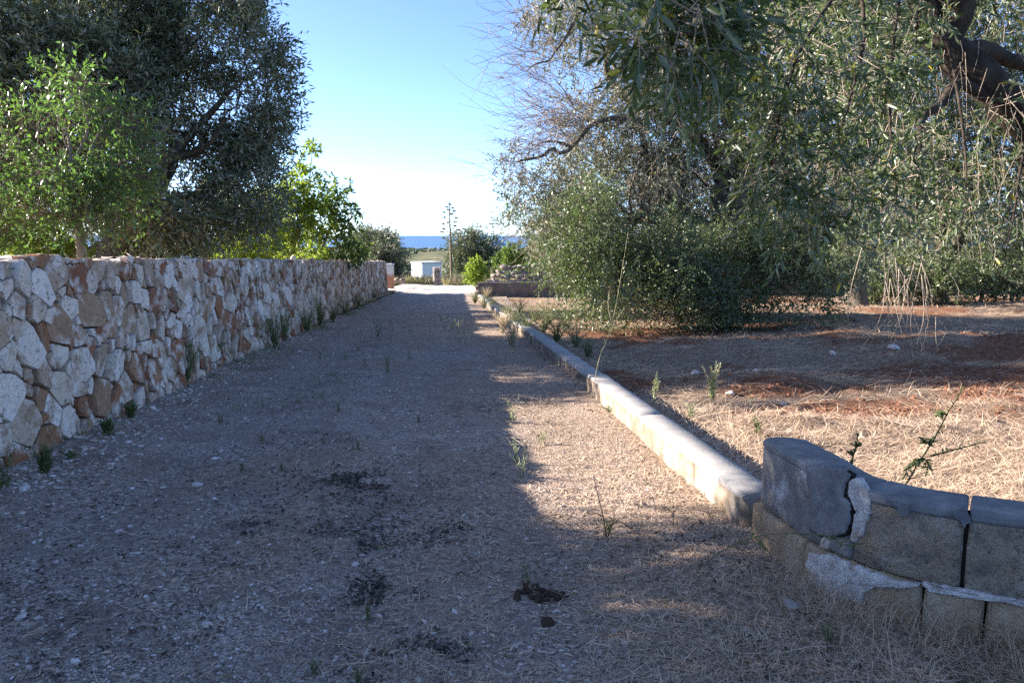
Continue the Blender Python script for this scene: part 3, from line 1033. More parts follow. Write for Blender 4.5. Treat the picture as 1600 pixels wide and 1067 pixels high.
# ------------------------------------------------------------------ far end of the lane
k = NT('dark_render'); co = k.coord()
M['darkrender'] = k.finish(k.ramp(k.noise(3, co, 6), [(.3, (.13, .105, .09)), (.7, (.25, .215, .19))]), .95, None, .1)
BW_Y = 34.3
bw = thing('boundary_wall', 'dark low rendered wall crossing the field beyond the big olive, facing us in shade', 'wall', (8, BW_Y, -SLOPE * BW_Y))
zb = -SLOPE * BW_Y
mb = MB()
xa = np.linspace(.42, 24, 60)
sec = [(0, -.4), (0, .60), (.02, .63), (.2, .63), (.22, .60), (.22, -.4)]
V = np.array([[(x, BW_Y + a + .01 * rs.random() + .012 * (x - .4), zb + b + .02 * rs.random() + .004 * x) for a, b in sec] for x in xa])
i = np.arange(59)[:, None] * 6 + np.arange(5)[None]
mb.add(V.reshape(-1, 3), [(0, 1, 5), (1, 4, 5), (1, 2, 4), (2, 3, 4)], np.stack([i, i + 6, i + 7, i + 1], -1).reshape(-1, 4))
mb.build('wall_body', M['darkrender'], bw, smooth_=False)
block = MB(); block_mesh(block, (.36, 33.4), (.40, 34.6), .24, lambda x, y: zb - .3, lambda x, y: zb + .30, .01, .02)
block.build('end_block', M['tufa_white'], bw)

ds = thing('drystone_wall', 'tumbled grey drystone wall rising behind the dark low wall', 'wall', (5, 36, zb))
mb = MB()
mb.add([(1.6, 35.1, zb - .4), (24, 35.1, zb - .4), (24, 37.6, zb - .4), (1.6, 37.6, zb - .4), (2.6, 35.9, zb + 1.0), (24, 35.9, zb + 1.2), (24, 36.7, zb + 1.2), (2.6, 36.7, zb + 1.0)], None,
       [(0, 1, 5, 4), (1, 2, 6, 5), (2, 3, 7, 6), (3, 0, 4, 7), (4, 5, 6, 7)])
mb.build('core', M['mortar'], ds)
shapes = []
for k_ in range(10):
    m_ = MB(); rocks(m_, [(0, 0, 0)], [1.0], ico(), rs.random() * .7, .8, .42); shapes.append(m_.mesh('rubble', M['drystone'], False))
n_st = 0
for row in range(6):
    x = .9 + max(0, row - 2) * .22
    while x < (7.5 if row < 6 else 5):
        w = rs.uniform(.22, .42)
        o = bpy.data.objects.new('stone', rs.choice(shapes)); COL.objects.link(o); o.parent = ds
        y = 35.0 + row * .13 + rs.uniform(-.06, .06); z = zb + .2 + row * .21 + rs.uniform(-.04, .04)
        o.location = Vector((x, y, z)) - ds.location
        o.scale = (w * .62, w * .5, w * rs.uniform(.38, .5)); o.rotation_euler = (rs.uniform(-.3, .3), rs.uniform(-.3, .3), rs.uniform(0, 6.3))
        x += w * .72; n_st += 1
mb = MB(); n_ = 380
xs_ = RNG.uniform(7.5, 22, n_); rw = RNG.integers(0, 6, n_)
rocks(mb, np.stack([xs_, 35.4 + rw * .13, zb + .08 + rw * .23], -1), RNG.uniform(.18, .30, n_), ico(), RNG.uniform(0, .6, n_), .8)
mb.build('stone', M['drystone'], ds, smooth_=False, kind='stuff')

# hollow-block pillar
pp = at(683, 446, 55.5)
pil = thing('block_pillar', 'pillar of stacked hollow blocks standing at the far end of the lane', 'pillar', pp)


def hollow_block():
    bm = bmesh.new()
    bmesh.ops.create_cube(bm, size=1)
    bmesh.ops.scale(bm, vec=(.52, .30, .315), verts=bm.verts)
    front = [f for f in bm.faces if f.normal.y < -.9][0]
    bm.faces.remove(front)
    def grid(nx, nz, y):
        return [[bm.verts.new((-.26 + .52 * a / nx, y, -.1575 + .315 * b / nz)) for a in range(nx + 1)] for b in range(nz + 1)]
    g = grid(4, 2, -.15)
    fs = [bm.faces.new((g[b][a], g[b][a + 1], g[b + 1][a + 1], g[b + 1][a])) for b in range(2) for a in range(4)]
    r = bmesh.ops.inset_individual(bm, faces=fs, thickness=.022)
    ex = bmesh.ops.extrude_discrete_faces(bm, faces=fs)['faces']
    for f in ex: bmesh.ops.translate(bm, vec=(0, .16, 0), verts=f.verts)
    bmesh.ops.remove_doubles(bm, verts=bm.verts, dist=.0005)
    bmesh.ops.recalc_face_normals(bm, faces=bm.faces)
    me = bpy.data.meshes.new('hollow_block'); bm.to_mesh(me); bm.free(); me.materials.append(M['hollow'])
    return me


hb = hollow_block()
for k_ in range(4):
    o = bpy.data.objects.new('hollow_block', hb); COL.objects.link(o); o.parent = pil
    o.location = (rs.uniform(-.015, .015), 0, .13 + k_ * .325); o.rotation_euler = (0, 0, rs.uniform(-.03, .03) - .05)

# gate post with the orange stain just past the wall's end
gp = at(607, 444, 46)
post = thing('gate_post', 'whitewashed gate post with an orange stain at its foot beyond the rubble wall', 'post', gp)
mb = MB(); block_mesh(mb, (-.30, 0), (.30, .0), .5, lambda x, y: -.3, lambda x, y: 1.10, .01, .03)
mb.build('shaft', M['stained'], post, loc=(0, 0, 0))
mb = MB(); block_mesh(mb, (-.34, 0), (.34, .0), .58, lambda x, y: 1.103, lambda x, y: 1.17, .01, .02)
mb.build('cap', M['white'], post, loc=(0, 0, 0))
for (px, py, r, lab) in ((617, 441, .22, 'dark round stone lying beside the stained gate post'), (628, 442, .26, 'larger dark stone lying right of the stained gate post')):
    p = at(px, py, 47.5)
    mb = MB(); rocks(mb, [(0, 0, r * .4)], [r], ico(), .9, .8)
    o = mb.build('stone', M['drystone'], smooth_=False); o.location = p; tag(o, lab, 'stone')

# white shed down the slope
sp = at(675, 440, 90)
shed = thing('white_shed', 'small white flat-roofed shed down the slope behind the hollow block pillar', 'shed', sp)
mb = MB()
def box(mb, x0, x1, y0, y1, z0, z1, tint=.5):
    v = [(x, y, z) for z in (z0, z1) for y in (y0, y1) for x in (x0, x1)]
    mb.add(v, None, [(0, 2, 3, 1), (4, 5, 7, 6), (0, 1, 5, 4), (2, 6, 7, 3), (0, 4, 6, 2), (1, 3, 7, 5)], tint)
box(mb, -1.25, 1.25, 0, 2.5, -1.5, 2.05); w_ = mb.build('walls', M['white'], shed, loc=(0, 0, 0), smooth_=False); w_.rotation_euler = (0, 0, .55)
mb = MB(); box(mb, -1.4, 1.4, -.15, 2.65, 2.053, 2.2); w_ = mb.build('roof', M['roofgrey'], shed, loc=(0, 0, 0), smooth_=False); w_.rotation_euler = (0, 0, .55)
mb = MB(); box(mb, .2, 1.0, -.03, .0, -.2, 1.6); w_ = mb.build('door', M['roofgrey'], shed, loc=(0, 0, 0), smooth_=False); w_.rotation_euler = (0, 0, .55)

# agave flower stalk
ap = at(706, 442, 66)
ag = thing('agave_stalk', 'tall dry agave flower stalk with side branches like a candelabrum, beside the pillar', 'plant', ap)
S66 = 66 / 1244.
stalk = [(0, 0, -.5), (-.05, 0, 2), (-.10, 0, 4.2), (-.15, 0, 6.75)]
mb = MB(); tube(mb, curve_pts(stalk, 14), .13, .035, 7); mb.build('stalk', M['agave'], ag, loc=(0, 0, 0))
sc_ = S66 / 6.27
x_stem, z_base = 785, 870
for (tx, ty) in ((772, 115), (745, 140), (800, 150), (815, 178), (715, 190), (760, 165), (795, 208), (720, 238), (835, 245), (825, 282), (705, 302), (820, 320), (710, 350), (850, 358), (695, 378), (800, 400), (705, 435), (755, 290), (775, 205)):
    zt = (z_base - ty) * sc_; xt = (tx - x_stem) * sc_
    zs = zt - .28; xst = -.15 * zs / 6.75
    yt = rs.uniform(-.35, .35)
    pts_ = curve_pts([(xst, 0, zs), ((xst + xt) / 2, yt * .5, zs + .06), (xt, yt, zt)], 6)
    mb = MB(); tube(mb, pts_, .03, .015, 4)
    n_ = 26
    c_ = np.array([xt, yt, zt]) + np.clip(RNG.normal(0, 1, (n_, 3)), -1.4, 1.4) * np.array([.085, .085, .03])
    rocks(mb, c_, RNG.uniform(.045, .075, n_), OCT, .5, .7)
    mb.build('branch', M['agavepod'], ag, loc=(0, 0, 0))

# the plain: far woods and white houses by the coast
mb = MB(); n_ = 5200
yy = 1700 + RNG.random(n_) * 4200
xx = RNG.uniform(-.34, .34, n_) * yy
keep = fbm(xx, yy * .5, .0016, 131, 3) > -.16
xx, yy = xx[keep], yy[keep]
rad = RNG.uniform(7, 18, len(xx))
rocks(mb, np.stack([xx, yy, hill_h(xx, yy) + rad * .2], -1), rad, OCT, RNG.random(len(xx)) * .6, .55)
yy2 = RNG.uniform(5850, 5990, 900); xx2 = RNG.uniform(-.5, .6, 900) * yy2
rocks(mb, np.stack([xx2, yy2, np.full(900, -98.0)], -1), RNG.uniform(9, 20, 900), OCT, RNG.random(900) * .3, .5)
tag(mb.build('distant_woods', M['farleaf'], smooth_=False), 'dark olive woods scattered over the coastal plain', 'woods', kind='stuff')
hs = []
for k_ in range(18):
    px = rs.choice([rs.uniform(640, 705), rs.uniform(650, 690), rs.uniform(560, 640), rs.uniform(780, 860)]); Yh = rs.uniform(5250, 5700)
    p = at(px, 390, Yh); p[2] = hill_h(p[0], p[1]) + 7
    mb = MB(); w_, h_ = rs.uniform(12, 30), rs.uniform(5, 9)
    box(mb, -w_ / 2, w_ / 2, -8, 8, -8, h_); box(mb, -w_ / 2 - .5, w_ / 2 + .5, -8.5, 8.5, h_ + .01, h_ + 1.2)
    box(mb, -w_ * .2, w_ * .25, -5, 5, h_ + 1.3, h_ + rs.uniform(3, 6))
    o = mb.build('house', M['white'], smooth_=False); o.location = p
    tag(o, 'tiny white house far off on the plain near the sea', 'house', 'white houses by the coast')

# ------------------------------------------------------------------ trees
def sprig_positions(blobs, n, hole=.0, hs=1.0, seed=5, shell=2.0):
    """points through the blobs, thicker towards the outside, thinned by noise into clumps and gaps"""
    B = np.array([b[:7] if len(b) >= 7 else tuple(b) + (1.0,) * (7 - len(b)) for b in blobs], float)
    w = B[:, 6] * (B[:, 3] * B[:, 4] * B[:, 5]) ** (2 / 3.)
    out = []; bi = []
    tot = 0
    while tot < n:
        m = int(n * 1.6) + 50
        j = RNG.choice(len(B), m, p=w / w.sum())
        d = unit(RNG.normal(size=(m, 3)))
        r = RNG.random(m) ** (1 / (shell + 1))
        p = B[j, :3] + d * r[:, None] * B[j, 3:6]
        f = noise3(p, hs, seed) * .6 + noise3(p, hs * 2.3, seed + 1) * .4
        k_ = f > hole
        out.append(p[k_]); bi.append(j[k_]); tot += int(k_.sum())
    return np.concatenate(out)[:n], np.concatenate(bi)[:n], B


def crown(mb, blobs, n_sprigs, k, L, W, hole=.42, hs=1.1, seed=5, spread=.75, droop=0.0, up=.35, slen=.3, fn=leaves2, tint_sd=.18, shell=2.0, twigs=None, twig_r=.004, odd=.01, bias=0.0):
    P, bi, B = sprig_positions(blobs, n_sprigs, hole, hs, seed, shell)
    out = unit((P - B[bi, :3]) / B[bi, 3:6])
    D = unit(out * .8 + RNG.normal(0, .55, P.shape) + np.array([0, 0, up - droop]))
    n = len(P)
    sl = slen * RNG.uniform(.6, 1.4, n)
    t = (np.arange(k) + .5) / k
    bend = np.array([0, 0, -1.0]) * (droop * .35 + .1)
    C = P[:, None] + D[:, None] * (sl[:, None] * t[None])[..., None] + bend * ((sl[:, None] * t[None] ** 2)[..., None])
    dirs = D[:, None] * .75 + RNG.normal(0, spread, (n, k, 3)) + np.array([0, 0, -.25 * droop])
    N = RNG.normal(0, 1, (n, k, 3)) + np.array([0, 0, .9])
    st = np.clip(.45 + bias + RNG.normal(0, tint_sd, n), .02, .9)
    tn = np.clip(st[:, None] + RNG.normal(0, .14, (n, k)), 0, .97)
    tn = np.where(RNG.random((n, k)) < odd, 1.0, tn)
    ll = L * RNG.uniform(.65, 1.25, (n, k)); ww = W * RNG.uniform(.75, 1.2, (n, k))
    fn(mb, C.reshape(-1, 3), dirs.reshape(-1, 3), N.reshape(-1, 3), ll.ravel(), ww.ravel(), tn.ravel())
    if twigs is not None:
        T = np.stack([P - D * sl[:, None] * .6 + RNG.normal(0, .03, P.shape), P + D * sl[:, None] * .35, P + D * sl[:, None] + bend * sl[:, None]], 1)
        T = T if n < 2500 else T[::4]
        thin_tubes(twigs, T, .5, np.full(len(T), twig_r))
    return P


def limbs(mb, root, fork, targets, r_trunk, r_limb, sides=9, wob=.12, seed=3, sub=3, twist=.25, subr=.35):
    """trunk from root to fork, limbs to the targets, side branches off the limbs"""
    q = random.Random(seed)
    root = np.array(root, float); fork = np.array(fork, float)
    mid = root + (fork - root) * .5 + np.array([q.uniform(-1, 1), q.uniform(-1, 1), 0]) * r_trunk * .5
    tp = curve_pts([root - np.array([0, 0, .3]), root + np.array([0, 0, .05]), mid, fork], 12)
    rad = np.linspace(1.25, .82, 12) * r_trunk; rad[:3] *= np.array([1.5, 1.35, 1.12])
    tube(mb, tp, rad, sides=sides + 3, wob=wob)
    ends = []
    for T in targets:
        T = np.array(T, float)
        v = T - fork
        p1 = fork + v * .35 + np.array([q.uniform(-1, 1), q.uniform(-1, 1), q.uniform(-.2, .7)]) * np.linalg.norm(v) * twist * .6
        p2 = fork + v * .7 + np.array([q.uniform(-1, 1), q.uniform(-1, 1), q.uniform(-.4, .5)]) * np.linalg.norm(v) * twist * .5
        c = curve_pts([fork - v * .03, p1, p2, T], 12)
        tube(mb, c, r_limb * q.uniform(.8, 1.15), r_limb * .22, sides, wob=wob)
        ends.append(c)
        for s_ in range(sub):
            k_ = q.randint(3, 9)
            b = c[k_]; ln = np.linalg.norm(v) * q.uniform(.25, .45)
            e = b + unit(np.array([q.gauss(0, 1), q.gauss(0, 1), q.gauss(.35, .8)]) + unit(v) * .6) * ln
            m_ = (b + e) / 2 + np.array([q.gauss(0, 1), q.gauss(0, 1), q.gauss(0, 1)]) * ln * .1
            cc = curve_pts([b, m_, e], 7)
            tube(mb, cc, r_limb * subr * (1 - k_ / 16), r_limb * .08, 5, wob=wob)
            ends.append(cc)
    return ends


def PB(px, py, Y, r, ry=None, rd=None, w=1.0):
    """crown clump measured in the photograph, set at its own distance"""
    c = at(px, py, Y); s = Y / 1244.
    r_, rz_, rd_ = r * s, (ry or r) * s, (rd or r) * s
    return (c[0], c[1], c[2], r_, rd_, rz_, w)


def g0(x, y): return (x, y, float(hz(x, y)))


def jitY(l, Y, dY, seed):
    q = random.Random(seed)
    return [PB(a[0], a[1], Y + q.uniform(-dY, dY), *a[2:]) for a in l]


# 1. the big olive behind the left wall
Yo = 15.4
bl = jitY([(60, 40, 115), (180, 55, 105), (310, 50, 95), (385, 60, 55), (408, 130, 42), (420, 85, 30), (350, 160, 95), (250, 150, 100), (120, 150, 110), (20, 160, 100), (402, 215, 40), (418, 165, 30),
           (330, 260, 85), (220, 260, 80), (385, 300, 55), (400, 335, 36), (280, 340, 60), (180, 330, 55), (330, 335, 50), (240, 300, 60), (-90, 100, 150), (-80, 260, 110), (120, -60, 120), (250, -70, 105), (345, -30, 62), (20, 290, 80), (-200, 20, 150)], Yo, 1.6, 1)
bl = [b if b[0] > -9.3 else (b[0] - .6, b[1] + 1.8) + b[2:] for b in bl]
base = g0(at(190, 380, Yo)[0], Yo)
tr = thing('olive_tree', 'huge dark olive tree rising behind the rubble wall on the left', 'tree', base)
mb = MB()
fk = at(215, 330, Yo)
ends = limbs(mb, base, fk, [at(370, 130, Yo - .4), at(345, 205, Yo - .8), at(255, 40, Yo + .6), at(110, 90, Yo), at(20, 170, Yo - .8), at(410, 250, Yo + .3), at(-80, 110, Yo + .5), at(300, -40, Yo + .3)], .50, .13, sub=5, seed=4, twist=.3)
mb.build('trunk', M['bark'], tr)
tw = MB(); mb = MB()
crown(mb, bl, 18500, 9, .128, .035, .45, 1.25, 5, .6, .25, .3, .42, twigs=tw, twig_r=.005, odd=.002)
mb.build('crown', M['olive'], tr); tw.build('twigs', M['twig'], tr)

# 2. young fruit tree in front of it
Yy = 10.8
bl = jitY([(40, 165, 58), (100, 165, 58), (165, 165, 48), (60, 240, 78), (150, 240, 75), (208, 195, 32), (20, 320, 60), (95, 310, 70), (175, 300, 58), (215, 265, 38), (118, 135, 32), (150, 345, 40), (50, 350, 50), (-50, 250, 80), (-40, 340, 60)], Yy, .7, 2)
base = g0(at(125, 385, Yy)[0], Yy)
tr = thing('fruit_tree', 'young fruit tree with fresh light green leaves just behind the wall at far left', 'tree', base)
mb = MB(); limbs(mb, base, at(122, 345, Yy), [at(100, 190, Yy), at(60, 250, Yy - .3), at(165, 190, Yy + .2), at(185, 290, Yy), at(30, 320, Yy + .3), at(125, 140, Yy)], .075, .045, 7, .06, 6, 5, .15, .5)
mb.build('trunk', M['bark_pale'], tr)
mb = MB(); tw = MB()
bl = [b[:3] + (b[3] * .85, b[4], b[5] * .92, 1) for b in bl]
crown(mb, bl, 1300, 8, .085, .036, .50, 1.6, 15, .8, .2, .5, .35, twigs=tw, twig_r=.004, odd=.012)
mb.build('crown', M['young'], tr); tw.build('twigs', M['twig'], tr)

# 3. two broad-leaved saplings nearer the end of the wall
Ys = 23.5
base = g0(at(455, 405, Ys)[0], Ys)
tr = thing('sapling', 'sunlit yellow-green sapling with a mossy leaning stem behind the wall', 'tree', base)
mb = MB()
tube(mb, curve_pts([np.array(base) - [0, 0, .2], at(455, 395, Ys), at(462, 370, Ys), at(470, 350, Ys)], 9), .14, .10, 8, wob=.15)
mb.build('trunk', M['mossbark'], tr)
mb = MB()
for T in ((472, 290), (452, 320), (490, 300), (488, 235), (440, 360)):
    tube(mb, curve_pts([at(468, 352, Ys), at((468 + T[0]) / 2 + 4, (352 + T[1]) / 2, Ys), at(*T, Ys + .2)], 8), .04, .008, 5)
mb.build('branches', M['bark_pale'], tr)
mb = MB()
crown(mb, jitY([(470, 288, 30), (452, 318, 38), (488, 300, 20), (445, 360, 40), (478, 340, 36), (462, 250, 16), (425, 330, 30), (430, 300, 22), (410, 350, 34)], Ys, .4, 3), 560, 9, .19, .062, .38, 1.3, 25, .7, .5, .3, .25, odd=.02)
crown(mb, [PB(488, 231, Ys, 8)], 14, 9, .18, .06, .0, 1, 26, .8, .4, .3, .15)
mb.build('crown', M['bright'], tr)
Yt = 25.0
base = g0(at(505, 405, Yt)[0], Yt)
tr = thing('sapling', 'darker broad-leaved sapling with bare grey twigs showing, rightmost behind the wall', 'tree', base)
mb = MB()
for P_ in ([(500, 400), (510, 370), (522, 345), (545, 320)], [(522, 345), (518, 320), (530, 285)], [(512, 365), (490, 345), (482, 320)], [(522, 345), (545, 345), (552, 330)], [(505, 390), (540, 385), (566, 378)]):
    tube(mb, curve_pts([at(a, b, Yt) for a, b in P_], 8), .06, .012, 6, wob=.1)
mb.build('trunk', M['bark_pale'], tr)
mb = MB()
crown(mb, jitY([(530, 285, 14), (525, 310, 20), (540, 335, 24), (510, 345, 34), (550, 368, 28), (500, 330, 24), (530, 385, 30), (566, 385, 16), (490, 375, 40)], Yt, .4, 4), 330, 9, .20, .07, .40, 1.3, 35, .7, .8, .1, .25, odd=.006)
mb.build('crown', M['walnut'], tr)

# shrubs filling the orchard behind the wall
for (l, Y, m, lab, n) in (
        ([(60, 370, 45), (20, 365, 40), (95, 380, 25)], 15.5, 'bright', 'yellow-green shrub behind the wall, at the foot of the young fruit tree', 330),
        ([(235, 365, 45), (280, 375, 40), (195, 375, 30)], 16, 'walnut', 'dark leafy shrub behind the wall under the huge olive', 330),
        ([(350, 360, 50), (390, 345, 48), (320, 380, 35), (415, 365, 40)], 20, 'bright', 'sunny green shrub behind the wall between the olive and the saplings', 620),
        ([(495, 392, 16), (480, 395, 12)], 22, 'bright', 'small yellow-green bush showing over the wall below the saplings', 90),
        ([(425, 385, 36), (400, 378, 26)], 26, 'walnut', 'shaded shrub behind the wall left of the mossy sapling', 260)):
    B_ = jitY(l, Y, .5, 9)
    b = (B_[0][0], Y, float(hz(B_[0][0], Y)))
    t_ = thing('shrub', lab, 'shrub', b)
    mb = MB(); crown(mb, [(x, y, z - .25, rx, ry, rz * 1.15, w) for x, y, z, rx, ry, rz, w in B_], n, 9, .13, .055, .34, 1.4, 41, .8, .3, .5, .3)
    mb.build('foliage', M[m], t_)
    mb = MB()
    for q_ in range(7):
        tgt = B_[q_ % len(B_)]
        tube(mb, curve_pts([(b[0] + rs.uniform(-.2, .2), Y, b[2] - .1), ((b[0] + tgt[0]) / 2, Y + rs.uniform(-.2, .2), (b[2] + tgt[2]) / 2), (tgt[0] + rs.uniform(-.3, .3), tgt[1], tgt[2])], 6), .03, .008, 5)
    mb.build('stems', M['twig'], t_)

# more olives beyond, in the orchard
def plain_olive(name, lab, l, Y, m, n, L, W, trunk_px, rt=.25, hole=.4, dY=1.0, dead=0, seed=50, group=None, rl=None):
    B_ = jitY(l, Y, dY, seed)
    x0 = at(trunk_px[0], trunk_px[1], Y)
    b = g0(x0[0], Y)
    t_ = thing(name, lab, 'tree', b, group)
    mb = MB()
    limbs(mb, b, (x0[0], Y, (b[2] + x0[2]) / 2 + .3), [c[:3] for c in B_[:7]], rt, (rl or rt * .4), 7, .12, seed, 3, .25)
    mb.build('trunk', M['bark'], t_)
    mb = MB(); tw = MB()
    crown(mb, B_, n, 9, L, W, hole, 1.0, seed, .65, .25, .35, L * 3.4, twigs=tw, twig_r=.006)
    mb.build('crown', M[m], t_)
    if dead:
        P, bi, BB = sprig_positions(B_[:dead], 500, .3, 1, seed, 2)
        D = unit(unit(P - BB[bi, :3]) + RNG.normal(0, .6, P.shape))
        thin_tubes(tw, np.stack([P - D * .5, P, P + D * .5 + RNG.normal(0, .1, P.shape)], 1), .5, np.full(500, .012))
    tw.build('twigs', M['deadtwig' if dead else 'twig'], t_)
    return t_


plain_olive('olive_tree', 'olive tree further back behind the huge olive, low gaps of sky in it', [(60, 330, 70), (150, 345, 60), (-40, 310, 90), (240, 350, 55), (320, 345, 45), (10, 250, 80)], 31, 'olive', 2600, .16, .04, (120, 360), .3, .42, 1.5, seed=51)
plain_olive('olive_tree', 'roundish olive with a patch of brown twigs left of the sea view', [(596, 385, 26), (604, 400, 25), (580, 390, 24), (616, 408, 14), (606, 418, 20), (588, 425, 25), (573, 378, 16), (610, 430, 12)], 59, 'olive', 1500, .24, .075, (622, 425), .3, .36, 1.0, dead=1, seed=52)
plain_olive('olive_tree', 'rounded olive right of the agave stalk with the sea behind it', [(728, 385, 24), (742, 395, 28), (765, 388, 20), (718, 405, 18), (752, 412, 28), (735, 372, 12), (772, 405, 14), (725, 418, 20)], 72, 'olive', 1500, .28, .085, (745, 425), .3, .34, 1.0, seed=53)
plain_olive('olive_tree', 'pale hazy treetop just showing left of the brown-twigged olive', [(568, 372, 14), (580, 378, 14), (556, 380, 14)], 78, 'olive_grey', 320, .3, .09, (566, 400), .2, .4, 1.0, seed=54)
for (l, Y, n, lab) in (([(745, 425, 13, 15), (738, 432, 9), (752, 432, 10), (746, 412, 7)], 44, 260, 'bright green bush at the end of the low wall'),
                       ([(815, 402, 28, 18), (790, 408, 18, 14), (838, 400, 26, 20), (800, 395, 14, 10), (862, 405, 26, 20)], 38.6, 560, 'wide green bush spilling over the tumbled drystone wall')):
    B_ = jitY(l, Y, .5, 10)
    b = (B_[0][0], Y, float(hill_h(np.array(B_[0][0]), np.array(Y))))
    t_ = thing('shrub', lab, 'shrub', b)
    mb = MB(); crown(mb, B_, n, 9, .17, .07, .3, 1.4, 42, .8, .2, .5, .3); mb.build('foliage', M['bright' if Y > 40 else 'walnut'], t_)
    mb = MB()
    for tgt in B_: tube(mb, curve_pts([b, ((b[0] + tgt[0]) / 2, Y, (b[2] + tgt[2]) / 2 + .1), tgt[:3]], 6), .04, .01, 5)
    mb.build('stems', M['twig'], t_)

# 4. the big olive in the field on the right
Yr = 20.0
lv = [(1000, 110, 95), (935, 185, 62), (1040, 220, 105), (965, 275, 95), (885, 300, 62), (825, 318, 40), (900, 345, 70), (1000, 330, 95), (1110, 300, 100), (1150, 190, 110), (1080, 70, 110), (900, 60, 50), (822, 14, 28), (905, 15, 70), (1230, 120, 110), (1240, 280, 80), (805, 260, 26), (1060, -40, 110), (1190, -30, 110), (880, 370, 45), (940, 375, 55), (1020, 390, 50), (1100, 385, 55), (1180, 380, 60), (840, 350, 30), (1250, 380, 60), (1310, 400, 50), (1330, 300, 60)]
bl = jitY(lv, Yr, 1.6, 60)
base = g0(at(1120, 480, Yr)[0], Yr)
tr = thing('olive_tree', 'great greyish olive tree full of dead twigs right of the lane', 'tree', base)
mb = MB()
fk = at(1135, 375, Yr)
limbs(mb, base, fk, [at(1000, 200, Yr - .5), at(1090, 60, Yr), at(1200, 150, Yr + .5), at(900, 330, Yr + .4), at(1240, 280, Yr), at(950, 60, Yr - .4), at(1000, 320, Yr - .8)], .6, .2, sub=5, seed=8, twist=.3)
# crooked bare limbs that stand out against the sky and the foliage
for P_, r in (([(1010, 190), (960, 185), (925, 195), (905, 218), (880, 240), (862, 232), (848, 244), (820, 250), (806, 253)], .075), ([(890, 228), (870, 222), (852, 222), (838, 227)], .04), ([(905, 20), (882, 62), (868, 80), (858, 95), (838, 100), (822, 112)], .04),
              ([(940, 300), (905, 330), (880, 325), (850, 330)], .06), ([(895, 165), (880, 140), (864, 122)], .02), ([(1180, 352), (1150, 352), (1125, 360), (1095, 358)], .11)):
    tube(mb, curve_pts([at(a, b, Yr - 1.2) for a, b in P_], 16), r, r * .3, 7, wob=.15)
mb.build('trunk', M['bark'], tr)
mb = MB(); tw = MB()
crown(mb, bl, 13500, 9, .13, .033, .42, 1.0, 61, .65, .35, .3, .42, twigs=tw, twig_r=.006, odd=.02)
mb.build('crown', M['olive_grey'], tr)
# dead twigs: dense grey brush inside, fine sprays towards the sky on the left
P, bi, BB = sprig_positions(bl, 2800, .45, .9, 77, 2)
D = unit(unit(P - BB[bi, :3]) * .6 + RNG.normal(0, .6, P.shape) + np.array([0, 0, -.25]))
ln = RNG.uniform(.3, .8, (len(P), 1))
thin_tubes(tw, np.stack([P, P + D * ln * .5 + RNG.normal(0, .04, P.shape), P + D * ln + np.array([0, 0, -.12])], 1), .5, RNG.uniform(.006, .011, len(P)))
sp_ = []
for (ax, ay, tx, ty, n) in ((905, 215, 790, 175, 60), (905, 200, 800, 225, 70), (860, 230, 785, 262, 40), (890, 170, 790, 120, 40), (870, 90, 765, 45, 40), (860, 95, 775, 105, 30), (930, 190, 850, 170, 60), (850, 300, 770, 250, 30)):
    for _ in range(n):
        a = at(ax + rs.gauss(0, 14), ay + rs.gauss(0, 14), Yr - 1.2 + rs.gauss(0, .4)); b = at(tx + rs.gauss(0, 26), ty + rs.gauss(0, 26), Yr - 1.2 + rs.gauss(0, .6))
        if rs.random() < .55: continue
        ln_ = np.linalg.norm(b - a); jv = lambda s_: np.array([rs.gauss(0, 1), rs.gauss(0, 1), rs.gauss(0, 1)]) * ln_ * s_
        c_ = curve_pts([a, a * .67 + b * .33 + jv(.10) + [0, 0, ln_ * .08], a * .33 + b * .67 + jv(.12) + [0, 0, ln_ * .08], b], 5)
        sp_.append(c_)
        for q_ in range(3):
            p0 = c_[rs.choice([1, 2, 2, 3])]; e_ = p0 + (b - a) * rs.uniform(.12, .32) + jv(.16)
            sp_.append(curve_pts([p0, (p0 + e_) / 2 + jv(.04), e_], 5))
thin_tubes(tw, np.array(sp_), .5, np.full(len(sp_), .0065))
tw.build('twigs', M['deadtwig'], tr)

# undergrowth at its foot
for (l, Y, n, lab, m, bias) in (
        ([(935, 405, 40), (888, 430, 28, 36), (955, 450, 48), (900, 395, 30), (985, 490, 36, 30), (1000, 420, 50), (930, 470, 34), (865, 410, 22)], 17.2, 2200, 'dense green bush on the left side of the great field olive, partly sunlit', 'bush', .25),
        ([(1050, 410, 70), (1130, 425, 85), (1225, 425, 80), (1290, 440, 48), (1070, 485, 45, 36), (1160, 485, 55, 34), (1265, 478, 50, 36), (1060, 450, 60), (1200, 380, 60), (1330, 470, 30)], 17.0, 3900, 'dark dense bush under the great field olive, reaching the ground', 'bush', .06)):
    B_ = jitY(l, Y, .9, 12); n = int(n * 1.35)
    B_ = [b[:3] + tuple(np.array(b[3:6]) * .8) + (1,) for b in B_] + [(b[0] + rs.gauss(0, .7), b[1] + rs.gauss(0, .5), b[2] + rs.uniform(-.1, .9), rs.uniform(.25, .5), .4, rs.uniform(.3, .75), .8) for b in B_ for _ in range(2)]
    b = g0(B_[0][0], Y)
    t_ = thing('shrub', lab, 'shrub', b)
    mb = MB(); tw = MB(); crown(mb, B_, n, 10, 085e-3, .030, .42, 1.0, 43, .8, .35, .5, .5, twigs=tw, twig_r=.004, bias=bias, odd=.008)
    mb.build('foliage', M[m], t_); tw.build('twigs', M['twig'], t_)

